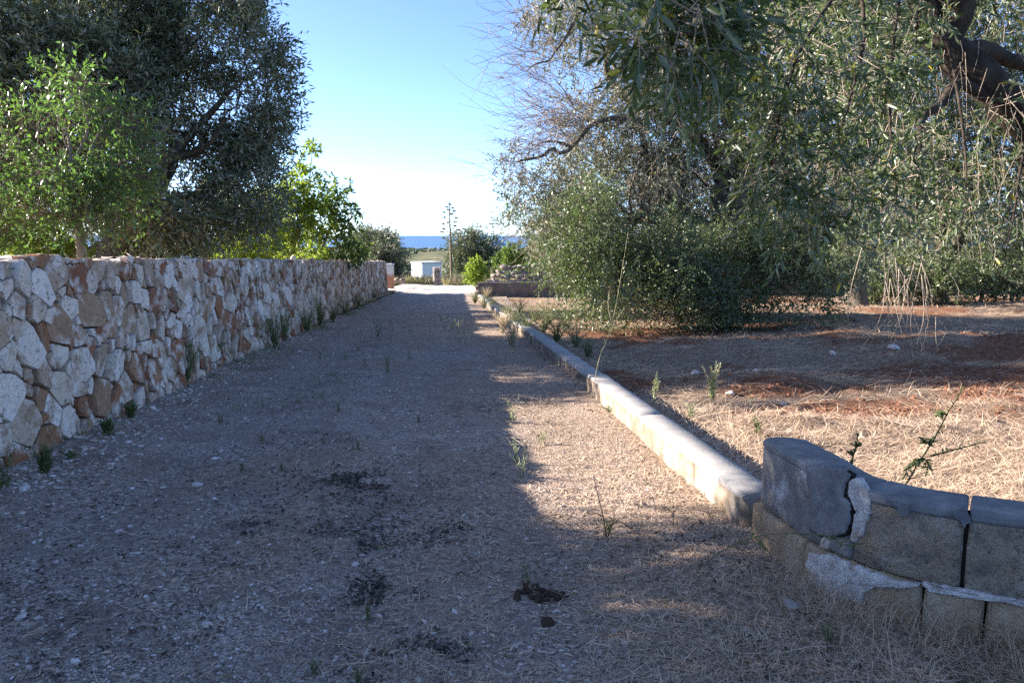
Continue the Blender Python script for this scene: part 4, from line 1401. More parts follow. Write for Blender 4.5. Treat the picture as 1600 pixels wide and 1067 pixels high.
# trees closing the field at the back right
for (l, Y, tp, lab, s) in (
        ([(1330, 110, 110), (1290, 230, 90), (1360, 330, 70), (1390, 200, 100), (1320, 20, 110)], 25, (1345, 400), 'olive in the back of the field seen through the hanging branches, left one', 71),
        ([(1460, 120, 110), (1440, 290, 90), (1510, 330, 80), (1500, 200, 90), (1440, 20, 110)], 28, (1470, 400), 'olive in the back of the field straight behind the thick hanging limb', 72),
        ([(1600, 130, 110), (1590, 300, 90), (1660, 330, 80), (1640, 200, 100), (1720, 200, 110), (1570, 20, 90), (1700, 60, 110)], 26, (1640, 400), 'olive in the back of the field at the far right edge', 73)):
    plain_olive('olive_tree', lab, l, Y, 'olive', 3900, .19, .05, tp, .35, .38, 1.5, seed=s)
for (l, Y, tp, lab, s) in (
        ([(900, 350, 60), (960, 300, 80), (1040, 360, 60), (1080, 300, 80)], 46, (990, 420), 'olive beyond the boundary wall, mostly hidden by the great field olive', 74),
        ([(1180, 350, 70), (1250, 320, 80), (1320, 370, 60), (1260, 400, 50)], 44, (1250, 420), 'olive beyond the boundary wall behind the gap with the white heap', 75),
        ([(1400, 360, 70), (1470, 330, 80), (1540, 370, 70), (1610, 340, 80), (1680, 360, 70)], 42, (1500, 420), 'wide olive beyond the boundary wall behind the row of round shrubs', 76)):
    plain_olive('olive_tree', lab, l, Y, 'olive', 2000, .25, .07, tp, .35, .36, 1.5, seed=s)
for k_, (px, py, r, Y) in enumerate(((1368, 440, 32, 26.5), (1418, 432, 36, 27), (1475, 438, 40, 26), (1532, 432, 40, 26.5), (1590, 434, 44, 26), (1650, 430, 50, 26))):
    B_ = [PB(px, py, Y, r), PB(px - r * .5, py + 15, Y, r * .6), PB(px + r * .5, py + 18, Y - .2, r * .6), PB(px, py - r * .6, Y, r * .6)]
    b = g0(B_[0][0], Y); t_ = thing('shrub', ('leftmost', 'second from the left', 'third from the left', 'fourth from the left', 'fifth from the left', 'rightmost')[k_] + ' of the round green shrubs closing the back of the field', 'shrub', b, 'shrubs along the back of the field')
    mb = MB(); crown(mb, B_, 420, 9, .12, .045, .3, 1.5, 44 + k_, .8, .2, .5, .3, bias=.1); mb.build('foliage', M['bush'], t_)
    mb = MB()
    for q_ in range(5): tube(mb, curve_pts([(b[0] + rs.uniform(-.2, .2), b[1], b[2] - .1), (b[0] + rs.uniform(-.4, .4), b[1] + rs.uniform(-.3, .3), b[2] + .5), (b[0] + rs.uniform(-.8, .8), b[1] + rs.uniform(-.5, .5), b[2] + 1.1)], 6), .03, .008, 5)
    mb.build('stems', M['twig'], t_)

# 5. the near olive: a thick limb and drooping branches over the corner wall
base = np.array([4.35, 4.6, -.16])
tr = thing('olive_tree', 'near olive at the right whose thick dark limb and leafy branches hang into the picture', 'tree', base)
mb = MB()
tube(mb, curve_pts([base - [0, 0, .3], base + [0, .05, .5], base + [-.15, -.1, 1.2], at(1700, 260, 4.3), at(1640, 215, 4.2)], 14), np.linspace(.42, .2, 14), sides=14, wob=.14)
tube(mb, curve_pts([at(1640, 215, 4.2), at(1575, 165, 4.1), at(1520, 110, 4.1), at(1475, 70, 4.15), at(1450, 20, 4.2), at(1435, -40, 4.3), at(1425, -160, 4.4)], 18), .10, .075, 12, wob=.12)
tube(mb, curve_pts([at(1485, 90, 4.15), at(1530, 75, 4.3), at(1600, 100, 4.5), at(1690, 90, 4.6)], 10), .045, .035, 9, wob=.12)
tube(mb, curve_pts([at(1470, 70, 4.15), at(1495, 20, 4.1), at(1500, -40, 4.0), at(1470, -140, 3.8)], 8), .09, .05, 9, wob=.12)
tube(mb, curve_pts([at(1560, 165, 4.1), at(1500, 130, 4.0), at(1470, 165, 3.9), at(1440, 185, 3.8), at(1434, 260, 3.7), at(1430, 330, 3.7)], 12), .035, .008, 7, wob=.12)
drop = [[(1425, -160, 4.4), (1300, -120, 3.6), (1150, -60, 2.6), (1080, 10, 1.9), (1050, 60, 1.75)], [(1150, -60, 2.6), (1000, -90, 2.5), (920, -70, 2.5), (880, -30, 2.5)], [(1425, -160, 4.4), (1330, -40, 3.3), (1250, 80, 2.8), (1210, 220, 2.7), (1205, 300, 2.7)],
        [(1300, -120, 3.6), (1350, 20, 3.2), (1330, 150, 3.0), (1290, 260, 2.9), (1270, 350, 2.9)], [(1425, -100, 4.3), (1400, 30, 3.5), (1390, 180, 3.3), (1400, 300, 3.2), (1395, 390, 3.2)], [(1480, 60, 4.1), (1500, 170, 3.7), (1510, 280, 3.6), (1500, 360, 3.6)],
        [(1640, 150, 4.2), (1600, 240, 3.8), (1585, 330, 3.7), (1570, 400, 3.7)], [(1150, -60, 2.6), (1110, 40, 2.3), (1090, 110, 2.2), (1085, 170, 2.2)], [(1330, -40, 3.3), (1180, 40, 2.9), (1160, 110, 2.8)]]
for d_ in drop:
    tube(mb, curve_pts([at(*p) for p in d_], 14), .010, .002, 5)
mb.build('trunk', M['bark_shaded'], tr)
mb = MB(); tw = MB()
N8 = [  # px, py, distance, radius, sprigs, hole
    (1050, 45, 1.75, 70, 42, .0), (1110, 20, 1.9, 70, 40, .0), (1090, 130, 2.1, 36, 20, .0), (1020, -20, 1.9, 40, 18, .0), (900, -62, 2.5, 36, 26, .0), (960, -75, 2.4, 50, 26, .0), (860, -66, 2.6, 22, 12, .0),
    (1220, 60, 2.7, 90, 70, .2), (1210, 200, 2.7, 55, 52, .2), (1215, 285, 2.7, 42, 40, .1), (1245, 340, 2.8, 36, 20, .1), (1290, 130, 3.0, 95, 85, .25), (1300, 280, 2.9, 65, 60, .25), (1290, 335, 2.9, 36, 20, .1),
    (1370, 90, 3.4, 70, 60, .25), (1395, 240, 3.3, 80, 70, .25), (1400, 315, 3.2, 50, 26, .2), (1500, 260, 4.4, 70, 70, .25), (1500, 310, 3.6, 55, 28, .25), (1580, 290, 4.3, 60, 50, .25), (1560, 370, 3.7, 30, 6, .2),
    (1560, -30, 4.8, 90, 80, .2), (1580, 40, 4.9, 60, 50, .2), (1230, -80, 4.5, 130, 200, .0), (1330, -50, 4.5, 120, 220, .0), (1080, -130, 4.4, 120, 130, .0), (1160, 120, 2.8, 55, 32, .2), (1475, 30, 3.7, 45, 14, .1), (1570, 170, 3.8, 50, 14, .1), (1300, -60, 3.4, 140, 80, .2), (1480, -90, 4.0, 140, 60, .2), (1650, 200, 4.4, 90, 40, .2), (1120, -90, 2.4, 110, 50, .2), (1700, -40, 4.4, 150, 50, .2)]
for j_, (px, py, Y, r, n, h) in enumerate(N8):
    crown(mb, [PB(px, py, Y, r, rd=r * 1.1)], max(4, int(n * (1.1 if Y < 2 else .85))), 15, .046, .0115, h, 3.0, 200 + j_, .7, .35, .0, .10 if Y < 2.2 else .14, fn=leaves8, tint_sd=.16, shell=1.4, twigs=tw, twig_r=.0022, odd=.014, bias=-.05)
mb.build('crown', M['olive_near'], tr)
# bare pale twigs that droop to the field, and dry brush under the limb
sp_ = []
for _ in range(26):
    a = np.array([rs.gauss(1410, 22), rs.uniform(385, 440)]); b = np.array([a[0] + rs.gauss(0, 34), rs.uniform(480, 560)])
    Yd = 3.45 + rs.gauss(0, .12)
    m_ = (a + b) / 2 + np.array([rs.gauss(0, 12), 10])
    sp_.append(curve_pts([at(a[0], a[1], Yd), at(m_[0], m_[1], Yd), at(b[0], b[1], Yd + rs.gauss(0, .1))], 6))
for P_ in ([(1440, 430), (1446, 470), (1450, 510), (1438, 550)], [(1462, 495), (1478, 512), (1475, 525), (1462, 545)], [(1462, 495), (1462, 530), (1466, 548)], [(1446, 512), (1450, 535), (1466, 538)], [(1392, 500), (1370, 525), (1350, 515)], [(1388, 470), (1385, 500), (1350, 528)], [(1425, 575), (1420, 590), (1412, 600)], [(1425, 575), (1440, 580), (1448, 596)]):
    sp_.append(curve_pts([at(a, b, 3.4) for a, b in P_], 6))
thin_tubes(tw, np.array(sp_), .5, np.full(len(sp_), .0022))
sp_ = []
for _ in range(80):
    a = np.array([rs.uniform(1380, 1600), rs.uniform(60, 300)]); b = a + np.array([rs.gauss(0, 22), rs.uniform(30, 120)])
    Yd = rs.uniform(3.4, 4.1)
    sp_.append(curve_pts([at(a[0], a[1], Yd), at((a[0] + b[0]) / 2 + rs.gauss(0, 8), (a[1] + b[1]) / 2, Yd), at(b[0], b[1], Yd)], 5))
thin_tubes(tw, np.array(sp_), .5, np.full(len(sp_), .0017))
tw.build('twigs', M['deadtwig'], tr)

# 6. the next olive of the row, left of the camera: it shades the near part of the lane
base = g0(-8.6, 3.75)
tr = thing('olive_tree', 'olive of the orchard row standing left of the viewpoint, shading the near lane', 'tree', base)
mb = MB(); cx, cy = -8.6, 3.75
limbs(mb, base, (cx, cy, 1.6), [(cx + 1.5, cy, 4.5), (cx - 1.5, cy + .5, 4.6), (cx, cy + 1.6, 4.4), (cx, cy - 1.6, 4.6), (cx, cy, 4.8)], .4, .17, 8, seed=14)
mb.build('trunk', M['bark'], tr)
mb = MB()
crown(mb, [(cx, cy, 3.8, 2.4, 2.8, 1.5), (cx + 1.2, cy + 1.0, 3.4, 1.6, 1.7, 1.2), (cx - 1, cy - 1.2, 4.0, 1.8, 1.8, 1.4), (cx + .3, cy - 1.6, 3.4, 2, 2, 1.4)], 9500, 9, .14, .045, .22, .9, 81, .65, .3, .3, .42)
mb.build('crown', M['olive'], tr)

# ------------------------------------------------------------------ what lies on the ground
def scatter(n, py0, py1, px0=-500, px1=2100):
    """places on the ground, thinner with distance"""
    px = RNG.uniform(px0, px1, n); py = RNG.uniform(py0, py1, n)
    return gnd(px, py)


# gravel of the lane
mb = MB()
p = scatter(52000, 500, 1250, -400, 1900); x, y = p[:, 0], p[:, 1]
pr = (1 - .75 * straw_mask(x, y)) * (.35 + .65 * smooth(-.15, .2, fbm(x, y, 1.1, 141, 3) + .25 * smooth(-.6, -2.6, x)))
k_ = (x > wall_x(y) + .05) & (x < 1.42) & (RNG.random(len(x)) < pr)
x, y = x[k_], y[k_]
r = RNG.uniform(.003, .0065, len(x)) * (1 + .10 * y) * np.where(RNG.random(len(x)) < .1, 1.7, 1)
rocks(mb, np.stack([x, y, lane_h(x, y) + r * .15], -1), r, OCT, RNG.random(len(x)) ** 1.1, .6)
p = scatter(9000, 520, 1250); x, y = p[:, 0], p[:, 1]
k_ = (x > wall_x(y) + .03) & (x < 1.4) & (RNG.random(len(x)) < (.15 + .55 * smooth(-1.2, -3.0, x)) * (1 - .7 * straw_mask(x, y)))
x, y = x[k_], y[k_]
r = RNG.uniform(.007, .015, len(x)) * (1 + .05 * y)
rocks(mb, np.stack([x, y, lane_h(x, y) + r * .15], -1), r, ico(), np.clip(RNG.normal(.55, .24, len(x)), 0, 1), .5)
# flat white chips along the foot of the wall
n_ = 800
y = 5.2 + RNG.random(n_) ** 1.8 * 16; x = wall_x(y) + np.abs(RNG.normal(0, .32, n_)) + .04
r = RNG.uniform(.010, .030, n_) * np.where(RNG.random(n_) < .12, 1.6, 1)
rocks(mb, np.stack([x, y, lane_h(x, y) + r * .12], -1), r, ico(), np.clip(RNG.normal(.68, .2, n_), 0, 1), .25)
tag(mb.build('gravel', M['gravel'], smooth_=False), 'grey and white gravel strewn over the lane', 'gravel', kind='stuff')

# single stones one can point at
ls = [(185, 818, .045, 'pale'), (160, 795, .03, 'pale'), (125, 838, .03, 'pale'), (88, 862, .03, 'pale'), (35, 797, .035, 'pale'), (10, 798, .03, 'pale'), (255, 892, .03, 'pale'), (60, 957, .035, 'pale'), (30, 955, .05, 'pale'), (322, 970, .035, 'pale'), (215, 857, .03, 'pale'),
      (640, 731, .04, 'pale'), (555, 868, .04, 'pale'), (712, 952, .03, 'pale'), (310, 752, .05, 'pale'), (335, 710, .04, 'pale'), (345, 698, .03, 'pale'), (255, 752, .05, 'pale'), (258, 610, .06, 'pale'), (240, 640, .06, 'pale'), (130, 700, .05, 'pale'), (146, 690, .05, 'pale'), (165, 680, .05, 'pale'), (105, 717, .05, 'pale'), (700, 670, .03, 'pale'), (615, 696, .03, 'pale')]
for (px, py, r, c_) in ls:
    q_ = gnd(px, py); mb = MB()
    rocks(mb, [(0, 0, r * .12)], [r * .7], ico(), rs.uniform(.6, .95), .34, .35)
    o = mb.build('stone', M['gravel'], smooth_=False); o.location = (q_[0], q_[1], float(lane_h(q_[0], q_[1])))
    tag(o, 'pale flat stone lying loose on the gravel lane', 'stone', 'loose pale stones on the lane')
for (px, py, r, lab, m) in ((855, 972, .035, 'red-brown stone alone on the lane near the bottom of the picture', 'brownclod'), (1235, 965, .05, 'flat whitish lump of plaster lying in the straw before the corner wall', 'drystone')):
    q_ = gnd(px, py); mb = MB(); rocks(mb, [(0, 0, r * .35)], [r], ico(), .5 if m == 'clod' else .0, .5, .35)
    o = mb.build('stone', M[m], smooth_=False); o.location = (q_[0], q_[1], float(lane_h(q_[0], q_[1]))); tag(o, lab, 'stone')
# a broken clod of earth
q_ = gnd(848, 925); cl = MB(); n_ = 42
c_ = np.stack([RNG.normal(0, .06, n_), RNG.normal(0, .045, n_), np.zeros(n_)], -1)
c_[:, 2] = lane_h(c_[:, 0] + q_[0], c_[:, 1] + q_[1]) - float(lane_h(q_[0], q_[1])) + .01
rocks(cl, c_, RNG.uniform(.008, .026, n_), ico(), RNG.random(n_) * .5, .7)
o = cl.build('earth_clods', M['brownclod'], smooth_=False); o.location = (q_[0], q_[1], float(lane_h(q_[0], q_[1]))); tag(o, 'crumbled dark clods of earth in a heap on the lane before the corner wall', 'earth', kind='stuff')

# dark leaf litter in patches
mb = MB()
for (px, py, rx, ry, n) in ((565, 750, .30, .20, 900), (540, 740, .22, .14, 300), (375, 825, .10, .07, 240), (575, 905, .16, .08, 260), (600, 925, .14, .07, 180), (540, 820, .25, .2, 260), (560, 840, .2, .12, 240), (700, 830, .18, .10, 160), (650, 880, .2, .08, 200), (730, 635, .2, .2, 120), (840, 632, .25, .3, 400),
                            (500, 690, .3, .2, 160), (300, 850, .3, .2, 120), (660, 1010, .12, .06, 140), (700, 1015, .1, .05, 80), (860, 560, .2, .5, 250), (620, 780, .4, .25, 240), (470, 780, .4, .25, 180)):
    q_ = gnd(px, py)
    x = q_[0] + RNG.normal(0, rx * .62, n); y = q_[1] + RNG.normal(0, ry * .9, n)
    a = fbm(x, y, 6, 151, 2) > -.12
    x, y = x[a], y[a]; n = len(x)
    C = np.stack([x, y, lane_h(x, y) + RNG.uniform(.002, .014, n)], -1)
    D = np.stack([RNG.normal(size=n), RNG.normal(size=n), RNG.normal(0, .12, n)], -1)
    leaves2(mb, C, D, np.stack([RNG.normal(0, .4, n), RNG.normal(0, .4, n), np.ones(n)], -1), RNG.uniform(.012, .034, n), RNG.uniform(.008, .016, n), np.clip(RNG.normal(.35, .25, n), 0, .96), .4)
p = scatter(9000, 500, 1200); x, y = p[:, 0], p[:, 1]; a = (x > -3.1) & (x < 1.4) & (fbm(x, y, 1.3, 157, 3) > -.05); x, y = x[a], y[a]; n = len(x)
leaves2(mb, np.stack([x, y, lane_h(x, y) + RNG.uniform(.002, .012, n)], -1), np.stack([RNG.normal(size=n), RNG.normal(size=n), RNG.normal(0, .3, n)], -1), np.stack([RNG.normal(0, .4, n), RNG.normal(0, .4, n), np.ones(n)], -1), RNG.uniform(.015, .04, n) * (1 + .05 * y), RNG.uniform(.006, .014, n) * (1 + .05 * y), np.clip(RNG.normal(.5, .3, n), 0, 1), .4)
tag(mb.build('leaf_litter', M['litter']), 'black rotten leaf litter in patches on the lane', 'leaf litter', kind='stuff')
# fallen olive leaves
mb = MB(); p = scatter(2600, 520, 1150); x, y = p[:, 0], p[:, 1]; k_ = (x > -3) & (x < 1.4) & (RNG.random(len(x)) < smooth(-2.5, 1.2, x)); x, y = x[k_], y[k_]; n = len(x)
leaves8(mb, np.stack([x, y, lane_h(x, y) + .006], -1), np.stack([RNG.normal(size=n), RNG.normal(size=n), RNG.normal(0, .12, n)], -1), np.stack([RNG.normal(0, .3, n), RNG.normal(0, .3, n), np.ones(n)], -1), RNG.uniform(.04, .065, n), RNG.uniform(.009, .014, n), np.where(RNG.random(n) < .05, 1, RNG.uniform(.1, .96, n)))
tag(mb.build('fallen_leaves', M['drygrass']), 'dry olive leaves fallen on the lane', 'leaves', kind='stuff')

# straw on the lane: lying bits everywhere, thick along the low wall
mb = MB()
p = scatter(128000, 495, 1250, -300, 2000); x, y = p[:, 0], p[:, 1]
front = y < np.interp(x, PATH[:, 0], np.minimum.accumulate(PATH[:, 1])) - .1
k_ = (x > -3.2) & ((x < 1.46) | (front & (x < 4.2) & (y < 3))) & (RNG.random(len(x)) < .14 + .86 * straw_mask(x, y) ** 1.3)
x, y = x[k_], y[k_]; n = len(x)
L = (.015 + .065 * RNG.random(n) ** 2) * (1 + .05 * y); L = np.where(RNG.random(n) < .03, L * 2.4, L)
zz = np.where(x < 1.6, lane_h(x, y), field_h(x, y))
blades(mb, np.stack([x, y, zz + RNG.uniform(.001, .014, n)], -1), RNG.uniform(0, 6.283, n), RNG.normal(.06, .14, n), L, .0017 + .00055 * y, RNG.normal(0, .18, n), np.clip(RNG.normal(.5, .24, n), 0, .97))
tag(mb.build('cut_straw', M['straw']), 'cut straw scattered over the lane and thick along the low wall', 'straw', kind='stuff')
# standing dry grass along the low wall
mb = MB()
p = scatter(30000, 470, 1150); x, y = p[:, 0], p[:, 1]
g_ = smooth(.35, 1.2, x) * smooth(-.1, .25, fbm(x, y, 1.6, 161, 3) + .15)
k_ = (x > .2) & (x < 1.50) & (RNG.random(len(x)) < g_) & (x < np.interp(y, [4, 9, 14, 31], [1.47, 1.30, 1.13, .45]) - .01)
x, y = x[k_], y[k_]; n = len(x)
blades(mb, np.stack([x, y, lane_h(x, y)], -1), RNG.uniform(0, 6.283, n), RNG.uniform(.5, 1.35, n), RNG.uniform(.03, .10, n) * (1 + .02 * y), .0015 + .0004 * y, RNG.normal(0, .7, n), np.where(RNG.random(n) < .07, 1, np.clip(RNG.normal(.5, .22, n), 0, .97)))
tag(mb.build('dry_grass', M['drygrass']), 'short dry grass along the low wall', 'grass', kind='stuff')
# long dry grass before the corner wall, bottom right
mb = MB(); n = 2600
s_ = RNG.uniform(.6, 2.3, n); c_, nn = path_at(s_)
off = .13 + np.abs(RNG.normal(0, .16, n)); x = c_[:, 0] + nn[:, 0] * off; y = c_[:, 1] + nn[:, 1] * off
blades(mb, np.stack([x, y, np.where(x < 1.6, lane_h(x, y), field_h(x, y)) - .005], -1), RNG.uniform(0, 6.283, n), RNG.uniform(.1, 1.3, n), RNG.uniform(.08, .26, n), .0022, RNG.normal(0, .9, n), np.clip(RNG.normal(.5, .22, n), 0, .97))
tag(mb.build('long_dry_grass', M['drygrass']), 'tangled long dry grass at the foot of the corner wall', 'grass', kind='stuff')

# straw mats of the field
mb = MB()
p = scatter(98000, 478, 860, 700, 2000); x, y = p[:, 0], p[:, 1]
k_ = (x > np.interp(y, [4, 9, 14, 31], [1.72, 1.58, 1.4, 1.6])) & (x > 1.62) & (x < FX - .5) & (y < 33.8) & (RNG.random(len(x)) < .22 + .78 * soil_mask(x, y))
x, y = x[k_], y[k_]; n = len(x)
az = fbm(x, y, .45, 171, 3) * 4 + RNG.normal(0, .9, n)
L = (.04 + .14 * RNG.random(n) ** 1.6) * (1 + .045 * y)
blades(mb, np.stack([x, y, field_h(x, y) + RNG.uniform(-.002, .03, n)], -1), az, RNG.normal(.10, .20, n), L, .0014 + .00042 * y, RNG.normal(0, .3, n), np.clip(RNG.normal(.55, .22, n), 0, .97))
tag(mb.build('straw_mat', M['straw']), 'mats of cut straw covering the red field', 'straw', kind='stuff')
# clods of red earth
mb = MB(); p = scatter(20000, 480, 800, 780, 2300); x, y = p[:, 0], p[:, 1]
k_ = (x > 1.9) & (x < FX - .5) & (y < 33) & (RNG.random(len(x)) < (1 - soil_mask(x, y)) ** 1.2)
x, y = x[k_], y[k_]; r = RNG.uniform(.006, .018, len(x)) * (1 + .06 * y)
rocks(mb, np.stack([x, y, field_h(x, y) + r * .2], -1), r, OCT, np.where(RNG.random(len(x)) < .03, 1, RNG.random(len(x)) * .8), .75, .35)
tag(mb.build('earth_clods', M['clod'], smooth_=False), 'crumbs of red earth turned up in the field', 'earth', kind='stuff')
for (px, py, r, lab) in ((1141, 612, .06, 'whitish stone in the straw just right of the bushy thistle'), (1223, 627, .05, 'whitish stone lying on the red earth furthest right before the sunny straw'), (1085, 590, .05, 'whitish stone in shade behind and left of the bushy thistle'), (1395, 548, .09, 'largest whitish stone, under the bare drooping twigs'), (1180, 598, .04, 'smallest whitish stone, on the red earth behind the small thin thistle'), (1300, 565, .06, 'whitish stone in the shaded straw left of the bare drooping twigs')):
    q_ = gnd(px, py, .05); mb = MB(); rocks(mb, [(0, 0, r * .3)], [r], ico(), .75, .55, .35)
    o = mb.build('stone', M['gravel'], smooth_=False); o.location = (q_[0], q_[1], float(field_h(q_[0], q_[1]))); tag(o, lab, 'stone', 'whitish stones in the field')

# thin green growth on the middle of the lane
mb = MB(); p = scatter(26000, 462, 720, 0, 1200); x, y = p[:, 0], p[:, 1]
k_ = (x > wall_x(y) + .1) & (x < .0) & (y < 42) & (RNG.random(len(x)) < smooth(.02, .3, fbm(x, y * .6, .55, 181, 4) + .3 * smooth(-2.4, -3.4, x) - .14) * smooth(7, 12, y))
x, y = x[k_], y[k_]; n = len(x)
blades(mb, np.stack([x, y, lane_h(x, y) - .003], -1), RNG.uniform(0, 6.283, n), RNG.uniform(.2, 1.3, n), RNG.uniform(.03, .11, n) * (1 + .02 * y), .0022 + .0006 * y, RNG.normal(0, .5, n), np.clip(RNG.normal(.4, .25, n), 0, 1))
n = 5200; y = 5.5 + RNG.random(n) ** 1.5 * 31; x = wall_x(y) + .02 + np.abs(RNG.normal(0, .20, n)); a = RNG.random(n) < smooth(-.02, .3, fbm(x, y, .9, 191, 3)) * smooth(5, 11, y); x, y = x[a], y[a]; n = len(x)
blades(mb, np.stack([x, y, lane_h(x, y) - .003], -1), RNG.uniform(0, 6.283, n), RNG.uniform(.4, 1.45, n), RNG.uniform(.03, .16, n), .0026 + .0004 * y, RNG.normal(0, .6, n), np.where(RNG.random(n) < .4, 1, np.clip(RNG.normal(.45, .25, n), 0, 1)))
tag(mb.build('lane_grass', M['weed']), 'low green growth along the rubble wall and over the middle of the lane', 'grass', kind='stuff')

# grass beyond the lane's far end
mb = MB()
x = np.concatenate([RNG.uniform(-6.2, -2.6, 2600), RNG.uniform(-1.7, 2.6, 3000), RNG.uniform(-12, 8, 2000)]); y = np.concatenate([RNG.uniform(56, 60, 2600), RNG.uniform(54.5, 60, 3000), RNG.uniform(60, 66, 2000)])
n = len(x); hh = RNG.uniform(.35, .95, n) * np.where(x < -2, .9, 1)
blades(mb, np.stack([x, y, hz(x, y) - .02], -1), RNG.uniform(0, 6.283, n), RNG.uniform(.9, 1.5, n), hh, .03, RNG.normal(0, .5, n), np.where(RNG.random(n) < .75, 1, np.clip(RNG.normal(.5, .2, n), 0, .97)))
tag(mb.build('tall_grass', M['drygrass']), 'tall yellow and green grass where the lane ends', 'grass', kind='stuff')
# dry grass behind the wall
mb = MB(); n = 1500; y = RNG.uniform(24, 34, n); x = wall_x(y) - RNG.uniform(.7, 2.2, n)
blades(mb, np.stack([x, y, orch_h(x, y)], -1), RNG.uniform(0, 6.283, n), RNG.uniform(1.0, 1.5, n), RNG.uniform(1.2, 1.95, n), .014, RNG.normal(0, .3, n), np.clip(RNG.normal(.5, .2, n), 0, .97))
tag(mb.build('dry_grass', M['drygrass']), 'tall dry grass showing over the far part of the rubble wall', 'grass', kind='stuff')


# ------------------------------------------------------------------ single plants
def herb(name, label, cat, pos, stems, leaf, stem_m='greenstem', leaf_m='weed', group=None, r=.003, fn=leaves8):
    """stems: list of point lists (local); leaf: (number per stem, length, width, spread, from, upwards)"""
    t_ = thing(name, label, cat, pos, group)
    sm = MB(); lm = MB()
    nl, L, W, spr, f0, up = leaf
    for s_ in stems:
        c = curve_pts(s_, 9)
        tube(sm, c, r, r * .45, 5)
        if nl:
            u = np.linspace(f0, 1, nl) * 8
            i_ = np.minimum(u.astype(int), 7); fr = (u - i_)[:, None]
            C = c[i_] * (1 - fr) + c[i_ + 1] * fr
            tg = unit(c[i_ + 1] - c[i_])
            a = np.arange(nl) * 2.4 + rs.random() * 6
            out = np.stack([np.cos(a), np.sin(a), np.full(nl, up)], -1)
            D = unit(out * spr + tg * (1 - spr) + RNG.normal(0, .15, (nl, 3)))
            sc = RNG.uniform(.6, 1.2, nl) * np.linspace(1.1, .55, nl)
            fn(lm, C, D, np.tile([0, 0, 1.0], (nl, 1)) + RNG.normal(0, .3, (nl, 3)), L * sc, W * sc, np.clip(RNG.normal(.5, .2, nl), 0, .97))
    sm.build('stem', M[stem_m], t_, loc=(0, 0, 0))
    if nl: lm.build('leaves', M[leaf_m], t_, loc=(0, 0, 0))
    return t_


def stems_up(n, h, sp, lean=(0, 0), seed=1):
    q = random.Random(seed); o = []
    for _ in range(n):
        a = q.uniform(0, 6.283); e = q.uniform(.1, 1) * sp; hh = h * q.uniform(.65, 1.05)
        o.append([(math.cos(a) * .02, math.sin(a) * .02, -.02), (math.cos(a) * e * .35 + lean[0] * .4, math.sin(a) * e * .35 + lean[1] * .4, hh * .55), (math.cos(a) * e + lean[0], math.sin(a) * e + lean[1], hh)])
    return o


def wbase(px, py): q_ = gnd(px, py); return np.array([q_[0], q_[1], float(hz(q_[0], q_[1]))])


# weeds at the foot of the left wall
herb('weed', 'tall green fleabane standing against the rubble wall', 'weed', wbase(252, 612), stems_up(5, .66, .10, seed=3), (60, .10, .013, .6, .08, .7), leaf_m='weed', r=.006)
herb('weed', 'green leafy fleabane low down at the left edge against the wall', 'weed', wbase(32, 715), stems_up(6, .38, .10, seed=4), (40, .075, .014, .65, .08, .5), r=.004)
herb('weed', 'dark low weed in the corner at the far left foot of the wall', 'weed', wbase(8, 760), stems_up(6, .26, .14, seed=5), (14, .07, .015, .7, .1, .4), r=.003)
herb('weed', 'short broad-leaved weed hugging the ground by the wall', 'weed', wbase(112, 716), stems_up(5, .08, .10, seed=6), (7, .06, .022, .75, .3, .2), r=.002)
WF = ['fourth nearest', 'fifth nearest', 'sixth nearest', 'seventh nearest', 'eighth nearest', 'seventh farthest', 'sixth farthest', 'fifth farthest', 'fourth farthest', 'third farthest', 'second farthest', 'farthest', 'nearest', 'second nearest', 'third nearest']
for k_, (px, py, h, w, n) in enumerate(((290, 605, .55, .3, 9), (330, 580, .5, .35, 9), (365, 560, .45, .3, 8), (395, 552, .5, .3, 8), (430, 545, .62, .4, 12), (445, 535, .5, .4, 9), (480, 522, .65, .4, 12), (500, 512, .7, .35, 12), (520, 505, .5, .4, 9), (540, 495, .55, .4, 9), (560, 482, .5, .4, 8), (585, 470, .5, .4, 8), (70, 735, .2, .12, 6), (170, 680, .12, .1, 5), (205, 655, .14, .1, 5))):
    herb('weed', WF[k_] + ' of the feathery weed clumps along the foot of the rubble wall', 'weed', wbase(px, py), stems_up(int(n * 2.2), h, w * 1.2, seed=20 + k_), (26, .075, .013, .6, .1, .6), group='weeds along the foot of the rubble wall', fn=leaves2)
# sprouts on the lane
spr_ = [(605, 585, .32), (592, 530, .5), (820, 905, .12), (640, 560, .15), (570, 575, .15), (410, 690, .1), (380, 735, .08), (345, 660, .12), (530, 645, .1), (560, 700, .08), (705, 515, .3), (716, 520, .3), (800, 660, .22), (808, 720, .2), (815, 742, .18), (655, 655, .06), (490, 1035, .06), (560, 1050, .06), (575, 955, .06), (440, 735, .05), (640, 520, .15), (690, 500, .2), (560, 545, .12), (610, 505, .2), (540, 560, .12), (500, 560, .15)]
for k_, (px, py, h) in enumerate(spr_):
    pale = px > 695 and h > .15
    herb('weed', 'small green weed sprouting from the lane', 'weed', wbase(px, py), stems_up(5, h, h * .5, seed=60 + k_), (9, max(.03, h * .22), max(.006, h * .04), .5, .15, .7), group='small weeds on the lane', r=.0018, leaf_m='pale_weed' if pale else 'weed')
